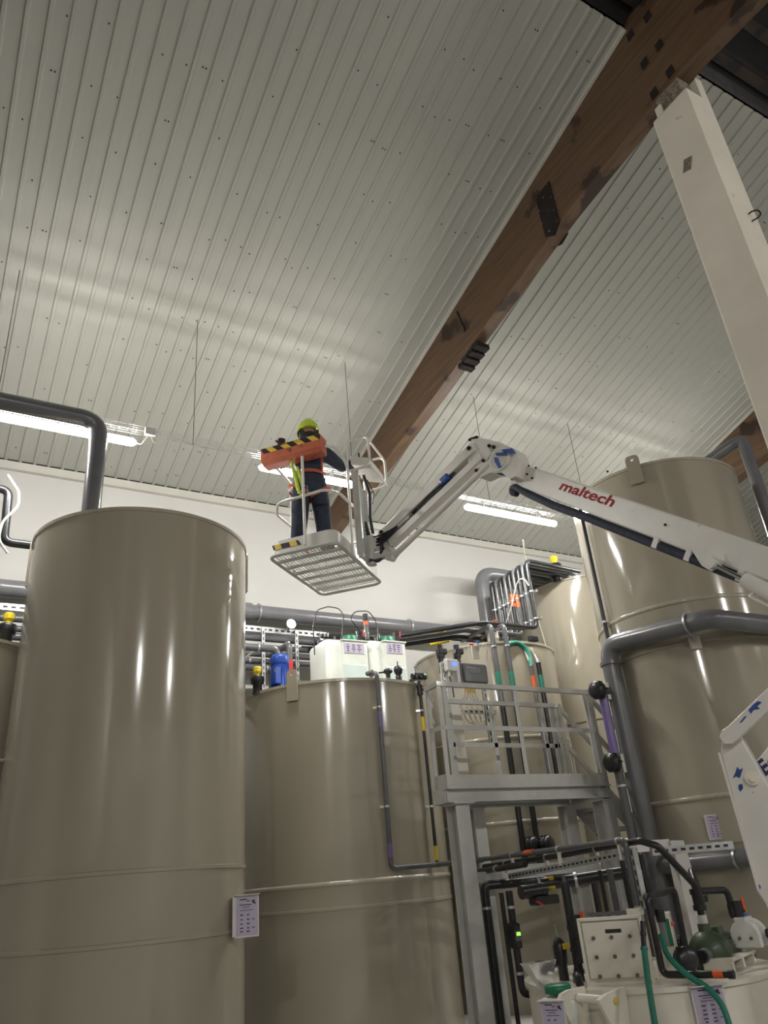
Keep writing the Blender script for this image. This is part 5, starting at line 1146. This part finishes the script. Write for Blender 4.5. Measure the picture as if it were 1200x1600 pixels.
MB().tube([B(-0.10, -HV+0.03, 0.45), B(-0.02, -HV+0.08, 0.36), B(0.06, -HV+0.14, 0.30)], 0.012, n=6).build('tail', REDWEB, t)

# ================================================================== WHITE TUB WITH PUMPS, LOWER RIGHT
TC, TRd, TZ = (5.30, 5.20), 0.96, 0.80
tub = thing('process_tub', 'white round process tub carrying pumps in the lower right corner', 'tub', (TC[0], TC[1], 0))
MB().lathe([(TRd, 0), (TRd, TZ-0.03)], 72, (TC[0], TC[1], 0)).build('wall', NATPP, tub)
MB().lathe([(TRd-0.01, TZ-0.03), (TRd+0.025, TZ-0.03), (TRd+0.025, TZ), (0.01, TZ)], 72, (TC[0], TC[1], 0), smooth=False).build('lid', NATPP, tub)
# triangular roller brackets with a rod at the tub front
qd = Vector((0.15, -0.989, 0)); P2_ = atCyl(955, 1565, TC, TRd+0.20); P1_ = P2_-qd*0.26
b2 = MB().prism([atP(px, py, P2_, qd) for px, py in ((936, 1563), (948, 1553), (976, 1541), (980, 1560), (990, 1640), (975, 1640))], -qd*0.03).build('bracket', NATPP, tub, bevel=0.004)
b1 = MB().prism([atP(px, py, P1_, qd) for px, py in ((874, 1564), (878, 1553), (888, 1547), (914, 1541), (919, 1570), (930, 1640), (915, 1640))], -qd*0.03).build('bracket', NATPP, tub, bevel=0.004)
rA = atP(902, 1559, P1_, qd); rB = atP(961, 1564, P2_, qd)
MB().cyl(rA, rB, 0.028, n=14).build('roller_rod', NATPP, tub); MB().cyl(rB, rB+qd*0.012, 0.022, n=12).build('rod_end', HAZY, tub)
# white bolted box
bd = Vector((0.6, -0.8, 0)); bn = Vector((-0.8, -0.6, 0)); BXo = Vector((4.68, 4.87, TZ)); bw, bh, bdp = 0.48, 0.43, 0.26
BM = Matrix((bd, -bn, Vector((0, 0, 1)))).transposed()
box = thing('bolted_box', 'white plastic box with nine bolts and a slot handle on the tub', 'box', BXo)
def bx(x, y, z): return BXo+bd*x-bn*y+Vector((0, 0, z))
MB().box(bx(0, bdp/2, bh/2), (bw-0.02, bdp, bh), BM).build('body', NATPP, box, bevel=0.004)
MB().box(bx(0, -0.012, bh/2+0.01), (bw-0.06, 0.018, bh-0.06), BM).build('front_panel', NATPP, box, bevel=0.006)
for x in (-bw/2+0.01, bw/2-0.012): MB().box(bx(x, 0.0, bh/2), (0.022, 0.06, bh+0.02), BM).build('frame_bar', NATPP, box, bevel=0.003)
for z in (0.01, bh): MB().box(bx(0, 0.0, z), (bw, 0.06, 0.022), BM).build('frame_bar', NATPP, box, bevel=0.003)
MB().box(bx(0.02, -0.022, bh-0.085), (0.12, 0.006, 0.026), BM).build('slot_handle', RUBBER, box, bevel=0.003)
for r_ in range(3):
    for c_ in range(3):
        p_ = bx(-0.135+0.135*c_, -0.02, bh-0.125-0.125*r_); MB().cyl(p_, p_+bn*0.022, 0.014, n=8).build('bolt', BOLTM, box)
MB().box(bx(0.03, 0.04, bh+0.03), (0.36, 0.06, 0.025), BM).build('top_rail', PVC, box)
MB().box(bx(0.2, 0.05, bh+0.03), (0.12, 0.09, 0.04), BM).build('corner_block', NATPP, box)
# second cream panel standing behind
tag(MB().box(bx(0.34, 0.30, 0.20), (0.16, 0.20, 0.46), BM).build('cream_box', NATPP, org=bx(0.34, 0.30, 0), bevel=0.006), 'plain cream box standing behind the bolted white box', 'box')
tag(MB().box(bx(0.40, 0.20, 0.30), (0.03, 0.03, 0.18), BM).build('green_strip', GREEN, org=bx(0.40, 0.20, 0.2)), 'green strip on the plain cream box', 'strip')
# jerrycan with green cap
jc = atZ(882, 1551, 0.78); jc = Vector((4.17, 4.98, 0)); JM = Matrix((bd, -bn, Vector((0, 0, 1)))).transposed()
t = thing('jerrycan', 'white jerrycan with green screw cap beside the tub', 'jerrycan', jc)
MB().box(jc+Vector((0, 0, 0.39)), (0.26, 0.20, 0.78), JM).build('body', MILKY, t, bevel=0.03)
MB().lathe([(0.001, 0.055), (0.085, 0.052), (0.095, 0.04), (0.095, 0.0), (0.08, -0.005)], 20, jc+Vector((0.02, 0.02, 0.80))).build('screw_cap', GREEN, t)
sp = atZ(863, 1578, 0.66); sign('small information sign with hood in front of the jerrycan', jc+bn*0.125+Vector((-0.05, -0.02, 0.66)), bd, bn, 0.17, 0.24)
sp = atCyl(1110, 1572, TC, TRd+0.03); nn = (sp-Vector((TC[0], TC[1], sp.z))).normalized(); sign('information sign with hood on the white process tub', sp, Vector((-nn.y, nn.x, 0)) if Vector((-nn.y, nn.x, 0)).dot(RT) > 0 else Vector((nn.y, -nn.x, 0)), nn, 0.24, 0.24)
# clear funnel tray, black sampling pump
fc = atY(868, 1527, 5.1); t = thing('clear_funnel', 'clear plastic funnel behind the jerrycan', 'funnel', (fc.x, 5.25, 0.80))
MB().add([(fc.x-0.16, 5.2, 0.98), (fc.x+0.12, 5.2, 0.98), (fc.x+0.12, 5.3, 0.98), (fc.x-0.16, 5.3, 0.98), (fc.x-0.03, 5.23, 0.80), (fc.x+0.05, 5.23, 0.80), (fc.x+0.05, 5.27, 0.80), (fc.x-0.03, 5.27, 0.80)], [(0, 1, 5, 4), (1, 2, 6, 5), (2, 3, 7, 6), (3, 0, 4, 7), (4, 5, 6, 7)]).build('cone', CLEARP, t)
sc_ = atY(876, 1492, 5.45); t = thing('sampling_pump', 'small black sampling pump with yellow tag and clear tip', 'pump', (sc_.x, 5.45, 0.8))
MB().lathe([(0.04, 0), (0.04, 0.15), (0.05, 0.17), (0.055, 0.28), (0.04, 0.32), (0.018, 0.34)], 14, (sc_.x, 5.45, sc_.z-0.22)).build('body', BLACKP, t)
MB().cyl((sc_.x, 5.45, sc_.z+0.10), (sc_.x-0.02, 5.45, sc_.z+0.22), 0.016, 0.006, n=8).build('tip', CLEARP, t); MB().box((sc_.x+0.02, 5.40, sc_.z+0.06), (0.06, 0.02, 0.04)).build('tag', YELLOW, t)
MB().cyl((sc_.x-0.22, 5.42, sc_.z-0.10), (sc_.x, 5.45, sc_.z-0.03), 0.016, n=8).build('spout', BLACKP, t)
# vertical black manifold with orange handles left of the box
mx = atY(897, 1470, 5.3)
pipe('black upright manifold with valves left of the bolted box', [(mx.x, 5.3, TZ), (mx.x, 5.3, mx.z+0.42)], 0.035, BLACKP, couplings=[((mx.x, 5.3, TZ+0.05*k), (mx.x, 5.3, TZ+0.05*k+0.03)) for k in (1, 4, 7)])
for k, py in enumerate((1448, 1487)):
    q = atY(897, py, 5.25); valve(('upper', 'lower')[k] + ' black valve with orange lever left of the bolted box', (mx.x, 5.25, q.z), (0, 0, 1), 0.035, ORANGEH, (0.3, -0.95, 0), hl=3.0)
q = atY(888, 1548, 5.05); pipe('black hose lying on the tub rim behind the green cap', [(4.42, 5.02, TZ+0.02), (4.44, 5.05, TZ+0.07), (4.47, 5.10, TZ+0.07), (4.50, 5.14, TZ+0.03)], 0.03, BLACKP, bend=0.08, name='hose', cat='hose')
# green centrifugal pump
gp = atY(1122, 1488, 4.75); gz = TZ+0.04
t = thing('centrifugal_pump', 'green cast iron pump standing on the process tub', 'pump', (gp.x, 4.75, TZ))
gz_c = gp.z; ga = Vector((0.93, 0.36, 0))
gc = Vector((gp.x-0.09, 4.75, gz_c)); 
MB().lathe([(0.001, -0.09), (0.06, -0.09), (0.09, -0.07), (0.155, -0.05), (0.165, 0.0), (0.155, 0.06), (0.10, 0.08), (0.10, 0.13), (0.001, 0.13)], 28, gc, ga).build('volute', PUMPG, t)
MB().lathe([(0.11, 0.10), (0.12, 0.12), (0.12, 0.33), (0.125, 0.34), (0.125, 0.40), (0.10, 0.43), (0.001, 0.43)], 24, gc, ga).build('motor', PUMPG, t)
fins = MB()
for k in range(24):
    a = 2*PI*k/24; u_ = Vector((-ga.y, ga.x, 0)); d_ = u_*math.cos(a)+Vector((0, 0, 1))*math.sin(a); q = gc+d_*0.122
    fins.bar(q+ga*0.13, q+ga*0.32, 0.006, 0.018, d_)
fins.build('cooling_fins', PUMPG, t, kind='stuff')
MB().box(gc+ga*0.22+Vector((0, 0, 0.14)), (0.13, 0.11, 0.07), rotz(math.atan2(ga.y, ga.x))).build('terminal_box', PUMPG, t, bevel=0.01)
MB().cyl(gc+Vector((0, 0, 0.14)), gc+Vector((0, 0, 0.21)), 0.05, n=14).build('outlet_flange', PUMPG, t); MB().cyl(gc+Vector((0, 0, 0.21)), gc+Vector((0, 0, 0.27)), 0.038, n=12).build('outlet_collar', SIGNB, t)
MB().cyl(gc-ga*0.09, gc-ga*0.17, 0.05, n=14).build('suction_nut', GALV, t); MB().cyl(gc-ga*0.16, gc-ga*0.22, 0.045, n=14).build('suction_socket', BLACKP, t)
for s_ in (0.0, 0.3): MB().box(gc+ga*s_+Vector((0, 0, (TZ+0.06-gc.z)/2-0.07)), (0.10, 0.16, max(0.04, gc.z-TZ-0.16)), rotz(math.atan2(ga.y, ga.x))).build('foot', PUMPG, t, bevel=0.008)
fr = thing('pump_frame', 'cream bench frame below the green pump', 'frame', (gp.x, 4.75, TZ))
R2_ = rotz(math.atan2(ga.y, ga.x)); cF = Vector((gp.x+0.08, 4.72, 0))
MB().box(cF+Vector((0, 0, TZ+0.075)), (0.62, 0.24, 0.02), R2_).build('top', NATPP, fr)
for s_ in (-0.28, -0.02, 0.27):
    MB().box(cF+ga*s_+Vector((0, 0, TZ+0.033)), (0.05, 0.22, 0.066), R2_).build('foot', NATPP, fr)
vv = gc+Vector((0, 0, 0.38)); valve('black valve with round knob above the green pump', vv, (0, 0, 1), 0.034, BLACKP, (0.8, -0.6, 0), name='globe_valve', hl=0.8)
top_ = atY(1097, 1412, 4.42)
pipe('black discharge pipe above the green pump', [gc+Vector((0, 0, 0.27)), gc+Vector((0, 0, 0.62)), atY(1088, 1385, 4.6)], 0.028, BLACKP, bend=0.05)
w0 = atY(1146, 1430, 4.75)
pipe('black bridge pipe from the discharge to the white pump', [gc+Vector((0, 0, 0.50)), Vector((gc.x+0.02, gc.y, atY(1110, 1390, 4.75).z)), Vector((w0.x, 4.75, atY(1137, 1390, 4.75).z)), Vector((w0.x, 4.75, w0.z-0.02))], 0.028, BLACKP, bend=0.07, couplings=[((w0.x, 4.75, w0.z+0.0), (w0.x, 4.75, w0.z+0.08))])
# white double diaphragm pump
wp = atY(1140, 1470, 4.62); t = thing('diaphragm_pump', 'white rounded diaphragm pump with blue knob', 'pump', (wp.x, 4.7, TZ))
def cheekp(off, sc=1.0):
    pts = []; c0 = Vector((w0.x-0.03, 4.66, 0))+ga*off
    u_ = Vector((ga.y, -ga.x, 0)); zb_ = TZ+0.11; zt_ = w0.z-0.03
    wv = 0.115*sc
    P = [c0-u_*wv+Vector((0, 0, zb_)), c0+u_*wv+Vector((0, 0, zb_))]
    for k in range(9): a = PI*k/8; P.append(c0+u_*(wv*math.cos(a))+Vector((0, 0, zt_-wv+wv*math.sin(a))))
    return P
MB().prism(cheekp(-0.02), ga*0.06).build('cheek', WHITEPL, t, bevel=0.012); MB().prism(cheekp(0.17), ga*0.06).build('cheek', WHITEPL, t, bevel=0.012)
MB().prism(cheekp(0.04, 0.6), ga*0.13).build('centre_block', WHITEPL, t, bevel=0.01)
MB().box(Vector((w0.x+0.04, 4.7, w0.z-0.03)), (0.20, 0.09, 0.03), R2_).build('top_bridge', WHITEPL, t, bevel=0.005)
for zz_, yy_ in ((0.16, -0.04), (0.16, 0.05), (0.28, -0.05), (0.28, 0.05)):
    q = Vector((w0.x-0.03, 4.66, w0.z-zz_))-ga*0.02+Vector((ga.y, -ga.x, 0))*yy_; MB().cyl(q, q-ga*0.02, 0.013, n=8).build('bolt', CHROME, t)
valve('black valve with orange lever on the white pump', (w0.x+0.02, 4.72, w0.z+0.03), (0, 0, 1), 0.032, ORANGEH, (0.8, -0.5, 0), hl=3.0)
q = Vector((w0.x+0.12, 4.75, w0.z+0.03)); tag(MB().cyl(q+Vector((0, 0, -0.05)), q+Vector((0, 0, 0.07)), 0.032, n=12).build('blue_knob', BLUEP, org=q), 'bright blue knob on top of the white pump', 'knob')
q = Vector((w0.x+0.10, 4.55, TZ+0.20)); pipe('black suction pipe leaving the white pump to the right', [q, q+Vector((0.18, -0.06, 0.0)), q+Vector((0.7, -0.25, 0.02))], 0.03, BLACKP, couplings=[(q, q+Vector((0.08, -0.03, 0)))])
# low black pipe loop in front of the pumps
r0 = atY(1008, 1400, 4.55); fp_ = [atY(1046, 1396, 4.62), atY(1003, 1402, 4.6)]
zlow = TZ+0.06
l_a = Vector((fp_[1].x, 4.55, fp_[1].z)); l_b = Vector((l_a.x, 4.55, zlow)); e_ = atZ(1185, 1518, TZ+0.07)
pipe('black pipe frame looping before the bolted box to the tub edge', [atY(1075, 1500, 4.75), Vector((atY(1058, 1398, 4.7).x, 4.72, l_a.z+0.02)), l_a, l_b, Vector((e_.x-0.1, e_.y+0.12, zlow))], 0.024, BLACKP, bend=0.05,
     bands=[(lerp(l_b, (e_.x-0.1, e_.y+0.12, zlow), 0.72), lerp(l_b, (e_.x-0.1, e_.y+0.12, zlow), 0.86), ORANGEH)], couplings=[(lerp(l_b, (e_.x-0.1, e_.y+0.12, zlow), 0.92), Vector((e_.x-0.1, e_.y+0.12, zlow)))])
# black motor block and strainer
q = atY(1058, 1490, 4.85); t = thing('drive_motor', 'black square motor block between the bolted box and the green pump', 'motor', (q.x, 4.85, TZ))
MB().box((q.x, 4.85, q.z), (0.15, 0.15, 0.20), R2_).build('block', BLACKP, t, bevel=0.015); MB().box((q.x, 4.85, q.z+0.11), (0.14, 0.14, 0.02), R2_).build('cover', PVC, t); MB().box((q.x, 4.85, (q.z-0.1+TZ)/2), (0.12, 0.12, max(0.03, q.z-0.1-TZ)), R2_).build('base', PVC, t)
q = atY(1075, 1518, 4.62); disc_valve('round black strainer in front of the black motor block', (q.x, 4.62, TZ+0.12), (-0.5, -0.85, 0.1), 0.085, name='strainer')
q = atY(1036, 1450, 4.7); t = thing('injection_valve', 'grey injection valve with red tap at the top of the green hose', 'valve', (q.x, 4.7, q.z-0.1))
MB().cyl((q.x, 4.7, q.z-0.12), (q.x, 4.7, q.z+0.10), 0.028, n=12).build('body', PVCL, t); MB().cyl((q.x, 4.7, q.z+0.04), (q.x, 4.7, q.z+0.13), 0.036, n=10).build('cap', BLACKP, t); MB().cyl((q.x+0.03, 4.69, q.z+0.02), (q.x+0.09, 4.67, q.z+0.02), 0.014, n=8).build('red_tap', REDP, t)
# green garden hoses
h_ = [atY(1033, 1462, 4.62), atY(1042, 1495, 4.5), atY(1075, 1525, 4.36), atY(1110, 1545, 4.24), atY(1132, 1575, 4.15), atY(1146, 1625, 4.12), atY(1150, 1680, 4.12)]
pipe('green hose sagging across the process tub to the right', h_, 0.021, GREENH, bend=0.25, name='hose', cat='hose', n=10)
h2 = [atY(1004, 1440, 4.42), atY(1006, 1480, 4.40), atY(1012, 1530, 4.36), atY(1020, 1580, 4.30), atY(1030, 1640, 4.28)]
t = pipe('green hose hanging straight before the bolted box', h2[1:], 0.021, GREENH, bend=0.3, name='hose', cat='hose', n=10, couplings=[(h2[1], lerp(h2[1], h2[2], 0.08))])
pipe('black hose tail with clip above the straight green hose', [h2[0], h2[1]], 0.018, BLACKP, couplings=[(lerp(h2[0], h2[1], 0.4), lerp(h2[0], h2[1], 0.55))])
# left black pipe cluster at the rack end
for k, (dx, py0, py1) in enumerate(((993, 1325, 1440), (1003, 1335, 1432))):
    q = atY(dx, py0, 4.7); q2 = atY(dx+10, py1, 4.7); pipe(('left', 'right')[k] + ' grey riser beside the upright slotted channel', [(q.x, 4.72, q.z), (q.x, 4.72, q2.z)], 0.026, (PVC, BLACKP)[k], couplings=[((q.x, 4.72, q.z-0.22), (q.x, 4.72, q.z-0.16))])
# cream sloping duct and plate behind
a_, b_ = atY(1048, 1318, 5.6), atY(1100, 1500, 5.6)
tag(MB().prism([atY(1050, 1313, 5.75), atY(1068, 1313, 5.75), atY(1125, 1505, 5.75), atY(1092, 1505, 5.75)], (0.03, 0.12, 0)).build('plastic_sheeting', SIGNB, org=a_), 'pale plastic cover sheet between the rack and the tall right tank', 'cover')
tag(MB().box(((atY(975, 1325, 5.8).x+atY(1052, 1318, 5.8).x)/2, 5.85, atY(1010, 1322, 5.8).z), (atY(1052, 1318, 5.8).x-atY(985, 1325, 5.8).x, 0.10, 0.10)).build('cable_duct', SIGNB, org=atY(1010, 1322, 5.8), bevel=0.005), 'pale cable duct behind the end of the rack', 'duct')

# ================================================================== LUMINAIRES, CABLE TRAY
LY, LZ = 8.05, 6.535
def luminaire(x0, x1, y, z, label, group=None):
    t = thing('tube_luminaire', label, 'lamp', ((x0+x1)/2, y, z+0.08), group)
    MB().box(((x0+x1)/2, y, z+0.055), (x1-x0-0.06, 0.06, 0.05)).build('housing', WHITEPL, t, bevel=0.008)
    n = 12; prof = [(0.050*math.cos(-0.25+(PI+0.5)*k/n), -0.052*math.sin(-0.25+(PI+0.5)*k/n)) for k in range(n+1)]
    d = MB(); vs_ = []
    xs = [x0, x0+0.02, x0+0.05, x1-0.05, x1-0.02, x1]; sc = [0.35, 0.8, 1, 1, 0.8, 0.35]
    for x, s_ in zip(xs, sc): vs_ += [(x, y+a*s_, z+0.035+b*s_) for a, b in prof]
    k = n+1
    d.add(vs_, [(i*k+j, i*k+j+1, (i+1)*k+j+1, (i+1)*k+j) for i in range(len(xs)-1) for j in range(n)], True)
    d.add(vs_[:k], [tuple(range(k))]); d.add(vs_[-k:], [tuple(range(k))[::-1]])
    d.build('diffuser', DIFF, t)
    for x in (x0+0.35, x1-0.35): MB().box((x, y, z+0.12), (0.03, 0.05, 0.10)).build('hanger_clip', GALV, t)
    return t
luminaire(-0.22, 1.56, LY, LZ, 'lit tube luminaire behind the grey pipe elbow at upper left')
luminaire(3.12, 4.52, LY, LZ, 'lit tube luminaire behind the worker in the basket')
luminaire(6.38, 8.18, LY, LZ, 'lit tube luminaire between the folding jib and the tall right tank')
luminaire(9.9, 11.7, LY, LZ, 'lit tube luminaire hidden behind the tall right tank')
for x, w_ in ((-7.0, 'leftmost'), (-0.7, 'second from left'), (7.6, 'third from left'), (14.5, 'rightmost')):
    y, z = -7.8, 7.7
    t = thing('high_bay_lamp', w_ + ' lit high bay lamp in the hall behind the photographer', 'lamp', (x, y, z), 'high bay lamps behind the photographer')
    MB().lathe([(0.001, 0.42), (0.10, 0.42), (0.11, 0.20), (0.17, 0.16)], 24, (x, y, z)).build('gear_housing', GALV, t)
    MB().lathe([(0.17, 0.16), (0.22, 0.0), (0.20, -0.12), (0.10, -0.16), (0.001, -0.17)], 24, (x, y, z)).build('refractor', HIGHB, t)
    MB().cyl((x, y, z+0.42), (x, y, ceil_z(-y)+0.42), 0.01, n=6).build('drop_rod', STEEL, t)
tr = thing('cable_tray', 'thin wire mesh cable tray carrying the tube luminaires', 'cable tray', (4.5, LY, LZ+0.16))
for dy, dz in ((-0.05, 0.06), (-0.05, 0.03), (-0.05, 0), (0, 0), (0.05, 0), (0.05, 0.03), (0.05, 0.06)):
    MB().cyl((-1.5, LY+dy, LZ+0.185+dz), (12.0, LY+dy, LZ+0.185+dz), 0.0028, n=5).build('long_wire', GALV, tr)
cw = MB()
for i in range(135):
    x = -1.45+0.1*i
    cw.tube([(x, LY-0.05, LZ+0.25), (x, LY-0.05, LZ+0.182), (x, LY+0.05, LZ+0.182), (x, LY+0.05, LZ+0.25)], 0.0024, n=4)
cw.build('cross_wires', GALV, tr, kind='stuff')
for i, x in enumerate((0.03, 2.25, 4.50, 6.88, 8.94)):
    lab = ('at far left', 'above the tall left tank', 'above the worker', 'above the jib knuckle', 'above the printed boom')[i]
    o = MB().cyl((x, LY, LZ+0.16), (x, LY, ceil_z(LY)), 0.004, n=6).build('suspension_wire', STEEL, org=(x, LY, LZ+0.16))
    tag(o, 'thin suspension wire from the ceiling ' + lab, 'wire')
jb = thing('junction_box', 'small white junction box beside the upper left luminaire', 'junction box', (1.70, LY, LZ+0.16))
MB().box((1.70, LY-0.085, LZ+0.17), (0.13, 0.05, 0.10)).build('case', SIGNB, jb, bevel=0.008)
MB().tube([(1.56, LY, LZ+0.03), (1.62, LY-0.02, LZ+0.01), (1.66, LY-0.05, LZ+0.08), (1.68, LY-0.06, LZ+0.13)], 0.006, n=6, bend=0.03).build('cable', CABLEW, jb)
MB().tube([(1.72, LY-0.06, LZ+0.13), (1.75, LY-0.06, LZ+0.05), (1.80, LY-0.05, LZ+0.05), (1.82, LY-0.05, LZ+0.16)], 0.006, n=6, bend=0.03).build('cable', CABLEW, jb)
